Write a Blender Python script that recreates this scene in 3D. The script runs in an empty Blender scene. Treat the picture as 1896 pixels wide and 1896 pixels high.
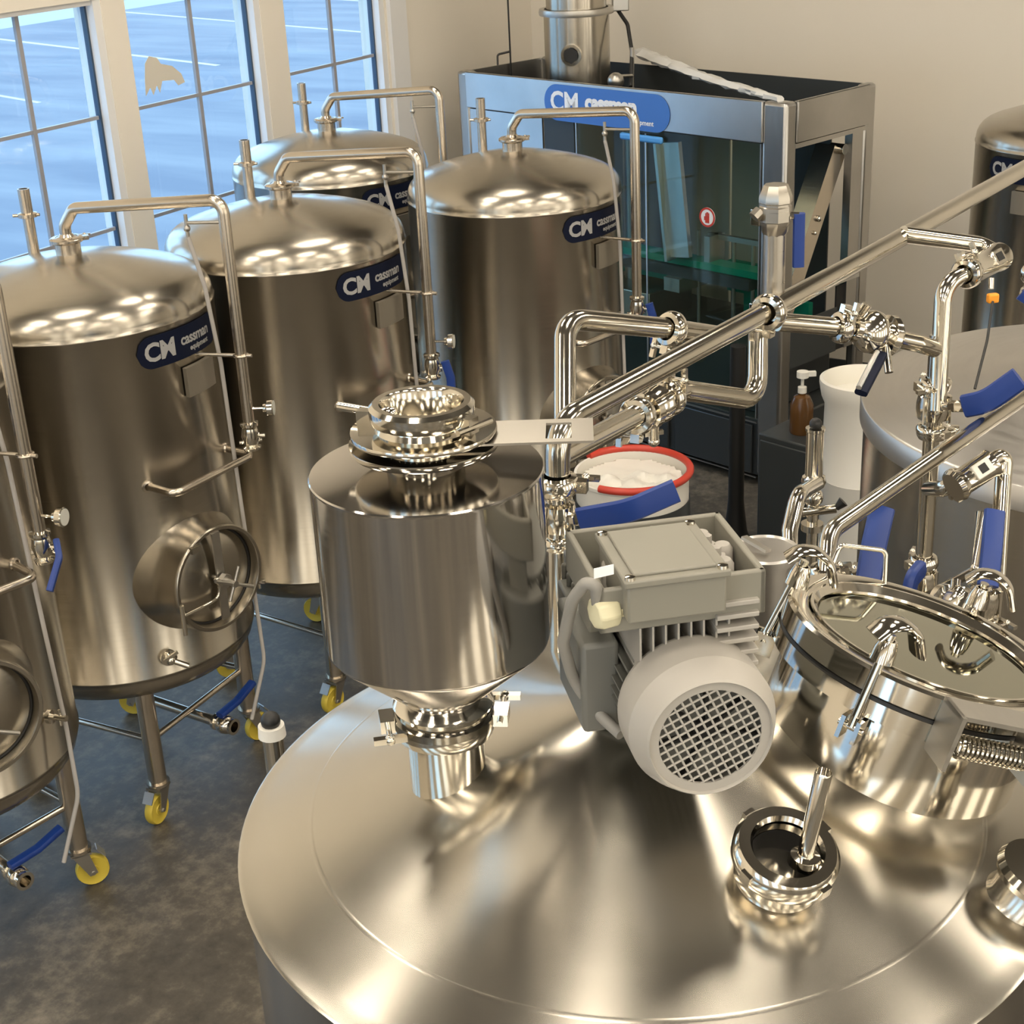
import bpy, bmesh, math, random
from math import sin, cos, pi, radians as R, sqrt, atan2
from mathutils import Vector, Matrix
random.seed(7)
scn = bpy.context.scene
COL = scn.collection

# ---------------------------------------------------------------- camera
FPX, PITCH, ROLL, CAMZ = 2855.98, 0.4119, -0.0502, 3.52
cp, sp, cr, sr = cos(PITCH), sin(PITCH), cos(ROLL), sin(ROLL)
FW = Vector((0, cp, -sp)); R0 = Vector((1, 0, 0)); U0 = Vector((0, sp, cp))
RT = cr*R0 + sr*U0; UP = -sr*R0 + cr*U0
cam_d = bpy.data.cameras.new('camera'); cam = bpy.data.objects.new('camera', cam_d); COL.objects.link(cam)
cam_d.sensor_width = 36; cam_d.sensor_fit = 'HORIZONTAL'; cam_d.lens = 36*FPX/1896
cam_d.clip_start = 0.05; cam_d.clip_end = 300
mm = Matrix((RT, UP, -FW)).transposed().to_4x4(); mm.translation = Vector((0, 0, CAMZ))
cam.matrix_world = mm
scn.camera = cam

# ---------------------------------------------------------------- world and exposure
scn.view_settings.view_transform = 'Standard'; scn.view_settings.look = 'None'
scn.view_settings.gamma = 1; scn.view_settings.use_curve_mapping = False
scn.view_settings.exposure = 0.85
W = bpy.data.worlds.new('sky'); scn.world = W; W.use_nodes = True
wn = W.node_tree.nodes; bg = wn['Background']; wl = W.node_tree.links
# cool clear sky over the parking lot, warm hazy sky on the side behind the viewer
_tc = wn.new('ShaderNodeTexCoord'); _dp = wn.new('ShaderNodeVectorMath'); _dp.operation = 'DOT_PRODUCT'
_dp.inputs[1].default_value = (.80, -.60, 0); wl.new(_tc.outputs['Generated'], _dp.inputs[0])
_rm = wn.new('ShaderNodeValToRGB'); wl.new(_dp.outputs['Value'], _rm.inputs[0])
_rm.color_ramp.elements[0].position = .0; _rm.color_ramp.elements[0].color = (.46, .72, 1.0, 1)
_rm.color_ramp.elements[1].position = .45; _rm.color_ramp.elements[1].color = (1.0, .91, .75, 1)
wl.new(_rm.outputs[0], bg.inputs[0]); bg.inputs[1].default_value = 2.1

# room frame: s runs along the window wall, t along the back wall
C0 = Vector((0.3133, 11.5, 0)); US = Vector((0.54455, 0.83873, 0)); WT = Vector((0.83873, -0.54455, 0))
def ST(s, t, z=0): return C0 + US*s + WT*t + Vector((0, 0, z))
ROOM = Matrix((US, WT*-1, Vector((0, 0, 1)))).transposed().to_4x4(); ROOM.translation = C0   # x=s, y=-t
ROOMROT = ROOM.to_euler().z
S0, T1, HC = -17.0, 13.0, 6.2     # room extents

def sun_area(name, loc, size, size_y, power, color, direction):
    l = bpy.data.lights.new(name, 'AREA'); l.shape = 'RECTANGLE'; l.size = size; l.size_y = size_y
    l.energy = power; l.color = color
    o = bpy.data.objects.new(name, l); COL.objects.link(o); o.location = loc
    o.rotation_euler = Vector(direction).to_track_quat('-Z', 'Y').to_euler(); return o

# ---------------------------------------------------------------- pixel helpers (author's measurements -> metres)
def ray(x, y):
    a = (x-948)/FPX; b = -(y-948)/FPX
    return FW + RT*a + UP*b
def P(x, y, d): return Vector((0, 0, CAMZ)) + ray(x, y)*d
def PZ(x, y, z):
    r = ray(x, y); return Vector((0, 0, CAMZ)) + r*((z-CAMZ)/r.z)
def zat(X, Y, y):
    lo, hi = -5.0, 8.0
    for _ in range(50):
        m = (lo+hi)/2; v = Vector((X, Y, m-CAMZ)); py = 948 - FPX*v.dot(UP)/v.dot(FW)
        if py > y: lo = m
        else: hi = m
    return lo

# ---------------------------------------------------------------- materials
def mat(name, color=(.8,.8,.8), rough=.5, metal=0., **k):
    m = bpy.data.materials.new(name); m.use_nodes = True
    b = m.node_tree.nodes['Principled BSDF']
    b.inputs['Base Color'].default_value = (*color, 1); b.inputs['Roughness'].default_value = rough
    b.inputs['Metallic'].default_value = metal
    for kk, v in k.items(): b.inputs[kk.replace('_', ' ')].default_value = v
    return m
def N(m, t, **k):
    n = m.node_tree.nodes.new(t)
    for a, v in k.items(): setattr(n, a, v)
    return n
def L(m, a, b): m.node_tree.links.new(a, b)
def steel(name, color, rough, aniso=0.0, stretch=(1,1,30), var=.12, bump=.0, scale=6., cvar=.06):
    m = mat(name, color, rough, 1.0); b = m.node_tree.nodes['Principled BSDF']
    tc = N(m, 'ShaderNodeTexCoord'); mp = N(m, 'ShaderNodeMapping'); mp.inputs['Scale'].default_value = stretch
    L(m, tc.outputs['Object'], mp.inputs['Vector'])
    nz = N(m, 'ShaderNodeTexNoise'); nz.inputs['Scale'].default_value = scale; nz.inputs['Detail'].default_value = 5
    L(m, mp.outputs[0], nz.inputs['Vector'])
    mr = N(m, 'ShaderNodeMapRange'); mr.inputs['From Min'].default_value = .3; mr.inputs['From Max'].default_value = .7
    mr.inputs['To Min'].default_value = max(.02, rough-var*rough); mr.inputs['To Max'].default_value = rough+var*rough
    L(m, nz.outputs['Fac'], mr.inputs['Value']); L(m, mr.outputs[0], b.inputs['Roughness'])
    n2 = N(m, 'ShaderNodeTexNoise'); n2.inputs['Scale'].default_value = 3.; n2.inputs['Detail'].default_value = 4
    L(m, tc.outputs['Object'], n2.inputs['Vector'])
    cr_ = N(m, 'ShaderNodeValToRGB')
    cr_.color_ramp.elements[0].position = .35; cr_.color_ramp.elements[1].position = .65
    cr_.color_ramp.elements[0].color = (*[c*(1-cvar) for c in color], 1); cr_.color_ramp.elements[1].color = (*[min(1, c*(1+cvar)) for c in color], 1)
    L(m, n2.outputs['Fac'], cr_.inputs['Fac']); L(m, cr_.outputs[0], b.inputs['Base Color'])
    if aniso:
        b.inputs['Anisotropic'].default_value = aniso; b.inputs['Anisotropic Rotation'].default_value = .25
        tg = N(m, 'ShaderNodeTangent', direction_type='RADIAL', axis='Z'); L(m, tg.outputs[0], b.inputs['Tangent'])
    if bump:
        bp = N(m, 'ShaderNodeBump'); bp.inputs['Strength'].default_value = bump; bp.inputs['Distance'].default_value = .002
        L(m, nz.outputs['Fac'], bp.inputs['Height']); L(m, bp.outputs[0], b.inputs['Normal'])
    return m
STB = (.45, .415, .355)
M = {}
M['tank'] = steel('brushed_tank_steel', STB, .24, .6, (1,1,40), var=.08)
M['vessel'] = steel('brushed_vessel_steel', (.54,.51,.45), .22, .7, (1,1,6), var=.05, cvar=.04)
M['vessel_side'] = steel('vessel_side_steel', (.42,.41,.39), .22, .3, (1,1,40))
M['hopper'] = steel('polished_hopper_steel', (.60,.575,.54), .11, .6, (1,1,40))
M['hot'] = steel('satin_vessel_steel', (.55,.53,.50), .36, .3, (1,1,40))
M['dull'] = steel('dull_steel', (.50,.48,.44), .38)
M['pol'] = steel('polished_steel', (.70,.66,.58), .10)
M['pipe'] = steel('pipe_steel', (.62,.58,.50), .13)
M['tpipe'] = steel('tank_pipe_steel', (.60,.54,.46), .24)
M['mirror'] = steel('mirror_steel', (.36,.36,.29), .04)
M['brush'] = steel('brushed_fitting_steel', (.46,.43,.38), .30)
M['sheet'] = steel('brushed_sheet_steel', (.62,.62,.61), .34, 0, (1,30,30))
M['sheetd'] = steel('darker_frame_steel', (.46,.45,.43), .33, 0, (30,30,1))  # frame, side fascias and rails in a darker steel tone
M['blue'] = mat('blue_handle_sleeve', (.007,.036,.21), .42)
M['navy'] = mat('navy_label', (.004,.007,.022), .55, Specular_IOR_Level=.15)
M['logoblue'] = mat('blue_logo_panel', (.05,.17,.55), .4)
M['sky'] = mat('light_blue_handle', (.08,.32,.75), .35)
M['lettering'] = mat('silver_lettering', (.33,.33,.33), .45)
M['white'] = mat('white_lettering', (.85,.87,.9), .5)
M['black'] = mat('black_rubber', (.012,.012,.012), .45)
M['dark'] = mat('dark_grey_panel', (.035,.04,.042), .35)
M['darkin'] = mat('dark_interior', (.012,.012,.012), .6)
M['grey'] = mat('light_grey_motor_paint', (.37,.35,.315), .42)
M['greyd'] = mat('grey_motor_casting', (.15,.15,.135), .5)
M['greylid'] = mat('grey_box_paint', (.225,.215,.18), .45)
M['gland'] = mat('cream_plastic_gland', (.66,.62,.42), .45)
M['hose'] = mat('grey_conduit', (.26,.25,.23), .45)
M['tube'] = mat('clear_plastic_hose', (.42,.40,.38), .25)
M['cream'] = mat('white_plastic', (.74,.72,.66), .42)
M['red'] = mat('red_rim', (.50,.045,.025), .4)
M['yellow'] = mat('yellow_caster_wheel', (.62,.48,.06), .45)
M['orange'] = mat('orange_plastic', (.85,.32,.02), .4)
M['green'] = mat('green_conveyor_guard', (.0,.20,.12), .35)
M['brown'] = mat('amber_bottle', (.10,.045,.012), .2)
M['plate'] = mat('etched_nameplate', (.34,.31,.26), .42, .8)
M['screen'] = mat('gauge_face', (.55,.55,.50), .4)
M['frame'] = mat('white_window_frame', (.72,.72,.72), .45)
M['frameb'] = mat('dark_blue_gasket', (.03,.06,.11), .4)
M['muntin'] = mat('grey_muntin', (.30,.30,.32), .4)
M['plastic'] = mat('crumpled_plastic_film', (.70,.70,.68), .22)
M['paper'] = mat('torn_paper', (.62,.58,.50), .7)

def wallmat(name, c):
    m = mat(name, c, .75); b = m.node_tree.nodes['Principled BSDF']
    tc = N(m, 'ShaderNodeTexCoord'); nz = N(m, 'ShaderNodeTexNoise'); nz.inputs['Scale'].default_value = 1.2; nz.inputs['Detail'].default_value = 3
    L(m, tc.outputs['Object'], nz.inputs['Vector'])
    r = N(m, 'ShaderNodeValToRGB'); r.color_ramp.elements[0].color = (*[x*.96 for x in c], 1); r.color_ramp.elements[1].color = (*[min(1, x*1.03) for x in c], 1)
    L(m, nz.outputs['Fac'], r.inputs['Fac']); L(m, r.outputs[0], b.inputs['Base Color'])
    n3 = N(m, 'ShaderNodeTexNoise'); n3.inputs['Scale'].default_value = 180
    L(m, tc.outputs['Object'], n3.inputs['Vector'])
    bp = N(m, 'ShaderNodeBump'); bp.inputs['Strength'].default_value = .08; bp.inputs['Distance'].default_value = .002
    L(m, n3.outputs['Fac'], bp.inputs['Height']); L(m, bp.outputs[0], b.inputs['Normal'])
    return m
M['wall'] = wallmat('painted_wall', (.75,.70,.615))
M['ceil'] = wallmat('painted_ceiling', (.13,.12,.105))

def floormat():
    m = mat('sealed_concrete', (.1,.09,.08), .3); b = m.node_tree.nodes['Principled BSDF']
    tc = N(m, 'ShaderNodeTexCoord')
    n1 = N(m, 'ShaderNodeTexNoise'); n1.inputs['Scale'].default_value = 1.3; n1.inputs['Detail'].default_value = 8; n1.inputs['Roughness'].default_value = .62; n1.inputs['Distortion'].default_value = .6
    n2 = N(m, 'ShaderNodeTexNoise'); n2.inputs['Scale'].default_value = 14; n2.inputs['Detail'].default_value = 6; n2.inputs['Roughness'].default_value = .7
    L(m, tc.outputs['Object'], n1.inputs['Vector']); L(m, tc.outputs['Object'], n2.inputs['Vector'])
    mx = N(m, 'ShaderNodeMath', operation='MULTIPLY_ADD'); mx.inputs[1].default_value = .45
    L(m, n2.outputs['Fac'], mx.inputs[0])
    ml = N(m, 'ShaderNodeMath', operation='MULTIPLY'); ml.inputs[1].default_value = .55; L(m, n1.outputs['Fac'], ml.inputs[0]); L(m, ml.outputs[0], mx.inputs[2])
    r = N(m, 'ShaderNodeValToRGB'); e = r.color_ramp.elements
    e[0].position = .36; e[0].color = (.038,.033,.026,1); e[1].position = .66; e[1].color = (.21,.18,.135,1)
    x = e.new(.5); x.color = (.078,.067,.052,1)
    L(m, mx.outputs[0], r.inputs['Fac']); L(m, r.outputs[0], b.inputs['Base Color'])
    mr = N(m, 'ShaderNodeMapRange'); mr.inputs['To Min'].default_value = .36; mr.inputs['To Max'].default_value = .62
    L(m, mx.outputs[0], mr.inputs['Value']); L(m, mr.outputs[0], b.inputs['Roughness'])
    bp = N(m, 'ShaderNodeBump'); bp.inputs['Strength'].default_value = .15; bp.inputs['Distance'].default_value = .004
    L(m, n2.outputs['Fac'], bp.inputs['Height']); L(m, bp.outputs[0], b.inputs['Normal'])
    return m
M['floor'] = floormat()

def lotmat():
    # wet bluish parking lot with white bay lines; object axes: x = s, y = -t
    m = mat('parking_lot_paving', (.3,.45,.65), .5); b = m.node_tree.nodes['Principled BSDF']
    tc = N(m, 'ShaderNodeTexCoord'); sx = N(m, 'ShaderNodeSeparateXYZ'); L(m, tc.outputs['Object'], sx.inputs[0])
    n1 = N(m, 'ShaderNodeTexNoise'); n1.inputs['Scale'].default_value = .5; n1.inputs['Detail'].default_value = 7
    mp = N(m, 'ShaderNodeMapping'); mp.inputs['Scale'].default_value = (2.2,.5,1); mp.inputs['Rotation'].default_value = (0,0,.5)
    L(m, tc.outputs['Object'], mp.inputs[0]); L(m, mp.outputs[0], n1.inputs['Vector'])
    r = N(m, 'ShaderNodeValToRGB'); e = r.color_ramp.elements
    e[0].position = .35; e[0].color = (.095,.135,.200,1); e[1].position = .68; e[1].color = (.155,.205,.265,1)
    L(m, n1.outputs['Fac'], r.inputs['Fac'])
    # k = s*.965 + t*.26  (t = -y)
    a = N(m, 'ShaderNodeMath', operation='MULTIPLY'); a.inputs[1].default_value = .965; L(m, sx.outputs[0], a.inputs[0])
    k = N(m, 'ShaderNodeMath', operation='MULTIPLY_ADD'); k.inputs[1].default_value = -.26; L(m, sx.outputs[1], k.inputs[0]); L(m, a.outputs[0], k.inputs[2])
    tot = None
    for kk, w in ((3.68,.05), (7.78,.07), (12.35,.07), (16.6,.07), (-.5,.07)):
        d = N(m, 'ShaderNodeMath', operation='SUBTRACT'); d.inputs[1].default_value = kk; L(m, k.outputs[0], d.inputs[0])
        ab = N(m, 'ShaderNodeMath', operation='ABSOLUTE'); L(m, d.outputs[0], ab.inputs[0])
        lt = N(m, 'ShaderNodeMath', operation='LESS_THAN'); lt.inputs[1].default_value = w; L(m, ab.outputs[0], lt.inputs[0])
        if tot is None: tot = lt
        else:
            s_ = N(m, 'ShaderNodeMath', operation='MAXIMUM'); L(m, tot.outputs[0], s_.inputs[0]); L(m, lt.outputs[0], s_.inputs[1]); tot = s_
    # lines stop 14 m from the wall
    g = N(m, 'ShaderNodeMath', operation='GREATER_THAN'); g.inputs[1].default_value = 13.9; L(m, sx.outputs[1], g.inputs[0])
    t2 = N(m, 'ShaderNodeMath', operation='MULTIPLY'); L(m, tot.outputs[0], t2.inputs[0]); L(m, g.outputs[0], t2.inputs[1])
    mix = N(m, 'ShaderNodeMix', data_type='RGBA'); L(m, t2.outputs[0], mix.inputs[0]); L(m, r.outputs[0], mix.inputs[6]); mix.inputs[7].default_value = (.38,.42,.45,1)
    # pale pavement strip at the far side
    g2 = N(m, 'ShaderNodeMath', operation='GREATER_THAN'); g2.inputs[1].default_value = 24.0; L(m, sx.outputs[1], g2.inputs[0])
    mix2 = N(m, 'ShaderNodeMix', data_type='RGBA'); L(m, g2.outputs[0], mix2.inputs[0]); L(m, mix.outputs[2], mix2.inputs[6]); mix2.inputs[7].default_value = (.27,.35,.38,1)
    L(m, mix2.outputs[2], b.inputs['Base Color']); b.inputs['Roughness'].default_value = .8
    return m
M['lot'] = lotmat()

def glassmat(name, tint, gloss=.06, rough=0.):
    m = bpy.data.materials.new(name); m.use_nodes = True; nt = m.node_tree; nt.nodes.clear()
    o = N(m, 'ShaderNodeOutputMaterial'); t = N(m, 'ShaderNodeBsdfTransparent'); t.inputs[0].default_value = (*tint, 1)
    g = N(m, 'ShaderNodeBsdfGlossy'); g.inputs['Roughness'].default_value = rough
    lw = N(m, 'ShaderNodeLayerWeight'); lw.inputs[0].default_value = .5
    pw = N(m, 'ShaderNodeMath', operation='POWER'); L(m, lw.outputs['Facing'], pw.inputs[0]); pw.inputs[1].default_value = 4
    ml = N(m, 'ShaderNodeMath', operation='MULTIPLY_ADD'); L(m, pw.outputs[0], ml.inputs[0]); ml.inputs[1].default_value = .7; ml.inputs[2].default_value = .03
    mx = N(m, 'ShaderNodeMixShader'); L(m, ml.outputs[0], mx.inputs[0]); L(m, t.outputs[0], mx.inputs[1]); L(m, g.outputs[0], mx.inputs[2]); L(m, mx.outputs[0], o.inputs[0])
    return m
M['glass'] = glassmat('window_glass', (.93,.97,1.0))
M['mglass'] = glassmat('machine_glass', (.84,.91,.88))
M['film'] = glassmat('plastic_film', (.75,.77,.76), rough=.2)
def emit(name, c, s):
    m = bpy.data.materials.new(name); m.use_nodes = True; nt = m.node_tree; nt.nodes.clear()
    o = N(m, 'ShaderNodeOutputMaterial'); e = N(m, 'ShaderNodeEmission'); e.inputs[0].default_value = (*c, 1); e.inputs[1].default_value = s
    L(m, e.outputs[0], o.inputs[0]); return m
M['lamp'] = emit('lamp_diffuser', (1.0,.89,.73), 14.0)

# ---------------------------------------------------------------- mesh builder
def align(pos, axis, xdir=None):
    z = Vector(axis).normalized()
    x = Vector(xdir) if xdir is not None else (Vector((0,0,1)) if abs(z.z) < .9 else Vector((1,0,0)))
    x = (x - z*x.dot(z)).normalized(); y = z.cross(x)
    m = Matrix((x, y, z)).transposed().to_4x4(); m.translation = Vector(pos); return m
def fillet(pts, rad, n=7):
    pts = [Vector(p) for p in pts]; out = [pts[0]]
    for i in range(1, len(pts)-1):
        a, b, c = pts[i-1], pts[i], pts[i+1]
        u = (a-b); v = (c-b); lu, lv = u.length, v.length; u.normalize(); v.normalize()
        ang = u.angle(v)
        if ang > 3.1 or rad <= 0: out.append(b); continue
        d = min(rad/math.tan(ang/2), lu*.48, lv*.48); r = d*math.tan(ang/2)
        cen = b + (u+v).normalized()*(r/sin(ang/2)); p0 = b+u*d; p1 = b+v*d
        a0 = p0-cen; a1 = p1-cen; tot = a0.angle(a1)
        for k in range(n+1):
            f = k/n; s0 = sin((1-f)*tot)/sin(tot); s1 = sin(f*tot)/sin(tot)
            out.append(cen + a0*s0 + a1*s1)
    out.append(pts[-1]); return out
class MB:
    def __init__(s): s.v = []; s.f = []
    def add(s, vs, fs, Mx=None):
        o = len(s.v)
        s.v += [(Mx @ Vector(v)) if Mx is not None else Vector(v) for v in vs]
        s.f += [tuple(i+o for i in f) for f in fs]; return s
    def box(s, x0, x1, y0, y1, z0, z1, Mx=None):
        vs = [(x,y,z) for z in (z0,z1) for y in (y0,y1) for x in (x0,x1)]
        return s.add(vs, [(0,2,3,1),(4,5,7,6),(0,1,5,4),(2,6,7,3),(0,4,6,2),(1,3,7,5)], Mx)
    def lathe(s, prof, Mx=None, seg=32, ang=2*pi):
        vs = []; rings = []
        for r, z in prof:
            if r < 1e-6: rings.append([len(vs)]); vs.append((0,0,z))
            else:
                rings.append(list(range(len(vs), len(vs)+seg)))
                vs += [(r*cos(2*pi*k/seg), r*sin(2*pi*k/seg), z) for k in range(seg)]
        fs = []
        for a, b in zip(rings, rings[1:]):
            for k in range(seg):
                k2 = (k+1) % seg
                if len(a) == 1 and len(b) == 1: continue
                if len(a) == 1: fs.append((a[0], b[k2], b[k]))
                elif len(b) == 1: fs.append((a[k], a[k2], b[0]))
                else: fs.append((a[k], a[k2], b[k2], b[k]))
        return s.add(vs, fs, Mx)
    def cyl(s, a, b, r, r2=None, seg=24):
        a = Vector(a); b = Vector(b); h = (b-a).length; r2 = r if r2 is None else r2
        return s.lathe([(0,0),(r,0),(r2,h),(0,h)], align(a, b-a), seg)
    def hexn(s, a, b, r): return s.cyl(a, b, r, seg=6)
    def tube(s, pts, r, bend=0, seg=16, cap=True, ry=None, up=None, sq=False):
        pts = fillet(pts, bend) if bend else [Vector(p) for p in pts]
        ry = ry or r; n = len(pts); vs = []
        t0 = (pts[1]-pts[0]).normalized()
        x = Vector(up) if up is not None else (Vector((0,0,1)) if abs(t0.z) < .9 else Vector((1,0,0)))
        x = (x-t0*x.dot(t0)).normalized()
        for i, p in enumerate(pts):
            t = (pts[min(i+1,n-1)]-pts[max(i-1,0)]).normalized()
            x = (x - t*x.dot(t)).normalized(); y = t.cross(x)
            for k in range(seg):
                a = 2*pi*(k+.5)/seg; ca, sa = cos(a), sin(a)
                if sq: q = (abs(ca)**4+abs(sa)**4)**-.25; ca *= q; sa *= q
                vs.append(p + x*(ca*r) + y*(sa*ry))
        fs = [(i*seg+k, i*seg+(k+1)%seg, (i+1)*seg+(k+1)%seg, (i+1)*seg+k) for i in range(n-1) for k in range(seg)]
        if cap: fs += [tuple(reversed(range(seg))), tuple(range((n-1)*seg, n*seg))]
        return s.add(vs, fs)
    def torus(s, c, axis, Rr, r, seg=40, m=12):
        Mx = align(c, axis); vs = []; fs = []
        for i in range(seg):
            a = 2*pi*i/seg
            for j in range(m):
                b = 2*pi*j/m; q = Rr + r*cos(b); vs.append((q*cos(a), q*sin(a), r*sin(b)))
        for i in range(seg):
            for j in range(m):
                fs.append((i*m+j, ((i+1)%seg)*m+j, ((i+1)%seg)*m+(j+1)%m, i*m+(j+1)%m))
        return s.add(vs, fs, Mx)
    def prism(s, poly, z0, z1, Mx=None):
        n = len(poly); vs = [(x,y,z0) for x,y in poly]+[(x,y,z1) for x,y in poly]
        fs = [tuple(reversed(range(n))), tuple(range(n,2*n))]+[(i,(i+1)%n,(i+1)%n+n,i+n) for i in range(n)]
        return s.add(vs, fs, Mx)
    def ball(s, c, r, seg=16):
        prof = [(r*sin(pi*i/8), -r*cos(pi*i/8)) for i in range(9)]; prof[0] = (0,-r); prof[-1] = (0,r)
        return s.lathe(prof, Matrix.Translation(Vector(c)), seg)
    def build(s, name, m, parent=None, bevel=0, smooth=True, world=True, ang=38):
        me = bpy.data.meshes.new(name)
        vs = s.v
        if parent is not None and world:
            inv = parent.matrix_basis.inverted()
            if parent.parent is not None: inv = (parent.parent.matrix_basis @ parent.matrix_basis).inverted()
            vs = [inv @ v for v in vs]
        me.from_pydata([tuple(v) for v in vs], [], s.f); me.update()
        bm = bmesh.new(); bm.from_mesh(me); bmesh.ops.recalc_face_normals(bm, faces=bm.faces); bm.to_mesh(me); bm.free()
        if smooth:
            me.polygons.foreach_set('use_smooth', [True]*len(me.polygons)); me.set_sharp_from_angle(angle=R(ang))
        me.materials.append(m)
        o = bpy.data.objects.new(name, me); COL.objects.link(o)
        if parent is not None: o.parent = parent
        if bevel:
            b = o.modifiers.new('bevel', 'BEVEL'); b.width = bevel; b.segments = 2; b.limit_method = 'ANGLE'; b.angle_limit = R(40)
        return o
def tag(o, label=None, cat=None, group=None, kind=None):
    if label: o['label'] = label
    if cat: o['category'] = cat
    if group: o['group'] = group
    if kind: o['kind'] = kind
    return o
def thing(name, label, cat, loc, rz=0, group=None):
    o = bpy.data.objects.new(name, None); COL.objects.link(o); o.empty_display_size = .05
    o.location = loc; o.rotation_euler = (0,0,rz); o.matrix_basis = Matrix.Translation(Vector(loc)) @ Matrix.Rotation(rz, 4, 'Z')
    return tag(o, label, cat, group)
def struct(o, label=None): o['kind'] = 'structure'; o['label'] = label or o.name; return o
def roundrect(w, h, r, n=6):
    out = []
    for cx, cy, a0 in ((w/2-r,h/2-r,0),(-w/2+r,h/2-r,90),(-w/2+r,-h/2+r,180),(w/2-r,-h/2+r,270)):
        for k in range(n+1): a = R(a0+90*k/n); out.append((cx+r*cos(a), cy+r*sin(a)))
    return out
def text_mesh(body, size, offset=0., shear=0., spacing=1., align_x='LEFT'):
    c = bpy.data.curves.new('t', 'FONT'); c.body = body; c.size = size; c.offset = offset; c.shear = shear
    c.space_character = spacing; c.align_x = align_x; c.extrude = 0; c.resolution_u = 3
    o = bpy.data.objects.new('t', c); COL.objects.link(o); dg = bpy.context.evaluated_depsgraph_get()
    me = o.evaluated_get(dg).to_mesh(); vs = [v.co.copy() for v in me.vertices]; fs = [tuple(p.vertices) for p in me.polygons]
    o.evaluated_get(dg).to_mesh_clear(); bpy.data.objects.remove(o); bpy.data.curves.remove(c)
    return vs, fs

# ================================================================ room shell
def roombox(s0, s1, t0, t1, z0, z1, mb): mb.box(s0, s1, -t1, -t0, z0, z1, ROOM); return mb
def room_obj(name, m, boxes, label=None, bevel=0, parent=None):
    mb = MB()
    for b in boxes: roombox(*b, mb)
    if parent is None:
        # keep local axes aligned to the room
        me_v = [ROOM.inverted() @ v for v in mb.v]; mb.v = me_v
        o = mb.build(name, m, None, bevel, smooth=False, world=False); o.matrix_basis = ROOM
        return struct(o, label)
    o = mb.build(name, m, parent, bevel, smooth=False); return o
room_obj('floor', M['floor'], [(S0-.2, .2, -.2, T1+.2, -.2, 0)], 'sealed grey-brown concrete floor')
room_obj('ceiling', M['ceil'], [(S0-.2, .2, -.2, T1+.2, HC, HC+.2)], 'ceiling')
room_obj('wall_back', M['wall'], [(0, .2, -.2, T1+.2, 0, HC)], 'beige painted back wall')
DZ0, DZ1 = .9, 4.7
rs = [(-4.6,-3.2),(-7.2,-5.8),(-9.8,-8.4),(-12.4,-11.0),(-15.4,-14.0)]; fs_ = [(1.0,2.6),(3.8,5.4),(6.6,8.2),(9.4,11.0)]
bx = [(S0,0,T1,T1+.2,DZ1,HC),(S0,0,T1,T1+.2,0,DZ0),(rs[0][1],0,T1,T1+.2,DZ0,DZ1),(S0,rs[-1][0],T1,T1+.2,DZ0,DZ1)]
bx += [(b[1],a[0],T1,T1+.2,DZ0,DZ1) for a,b in zip(rs,rs[1:])]
room_obj('wall_right', M['wall'], bx, 'beige right wall with tall windows')
# wall behind the camera with a tall opening for warm daylight
bx = [(S0-.2,S0,-.2,T1+.2,DZ1,HC),(S0-.2,S0,-.2,T1+.2,0,DZ0),(S0-.2,S0,-.2,fs_[0][0],DZ0,DZ1),(S0-.2,S0,fs_[-1][1],T1+.2,DZ0,DZ1)]
bx += [(S0-.2,S0,a[1],b[0],DZ0,DZ1) for a,b in zip(fs_,fs_[1:])]
room_obj('wall_front', M['wall'], bx, 'beige wall behind the viewer with tall windows')
def portal(c, w, h, d):
    l = bpy.data.lights.new('daylight_portal', 'AREA'); l.shape = 'RECTANGLE'; l.size = w; l.size_y = h; l.cycles.is_portal = True
    o = bpy.data.objects.new('daylight_portal', l); COL.objects.link(o); o.location = c; o.rotation_euler = d.to_track_quat('-Z', 'Y').to_euler()
wi = 9
for a, b in rs:
    mb = MB(); roombox(a,a+.06,T1+.05,T1+.12,DZ0,DZ1,mb); roombox(b-.06,b,T1+.05,T1+.12,DZ0,DZ1,mb); roombox(a,b,T1+.05,T1+.12,2.7,2.78,mb)
    struct(mb.build('window_%d'%wi, M['frame'], None, smooth=False), 'tall white framed window in the right wall'); wi += 1
    portal(ST((a+b)/2, T1+.14, (DZ0+DZ1)/2), b-a, DZ1-DZ0, WT*-1)
for a, b in fs_:
    mb = MB(); roombox(S0-.12,S0-.05,a,a+.06,DZ0,DZ1,mb); roombox(S0-.12,S0-.05,b-.06,b,DZ0,DZ1,mb); roombox(S0-.12,S0-.05,a,b,2.7,2.78,mb)
    struct(mb.build('window_%d'%wi, M['frame'], None, smooth=False), 'tall white framed window in the wall behind the viewer'); wi += 1
    portal(ST(S0-.14, (a+b)/2, (DZ0+DZ1)/2), b-a, DZ1-DZ0, US)
WZ0, WZ1 = .62, 2.88
wins = []
s = -1.72
spans = [(-2.70,-1.74), (-3.93,-2.90), (-5.10,-4.09), (-6.28,-5.26), (-7.45,-6.43), (-8.62,-7.60), (-9.8,-8.78), (-10.98,-9.96)]
bx = [(S0, 0, -.2, 0, WZ1, HC), (S0, 0, -.2, 0, 0, WZ0), (spans[0][1], 0, -.2, 0, WZ0, WZ1), (S0, spans[-1][0], -.2, 0, WZ0, WZ1)]
for a, b in zip(spans, spans[1:]): bx.append((b[1], a[0], -.2, 0, WZ0, WZ1))
room_obj('wall_left', M['wall'], bx, 'beige window wall')
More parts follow.
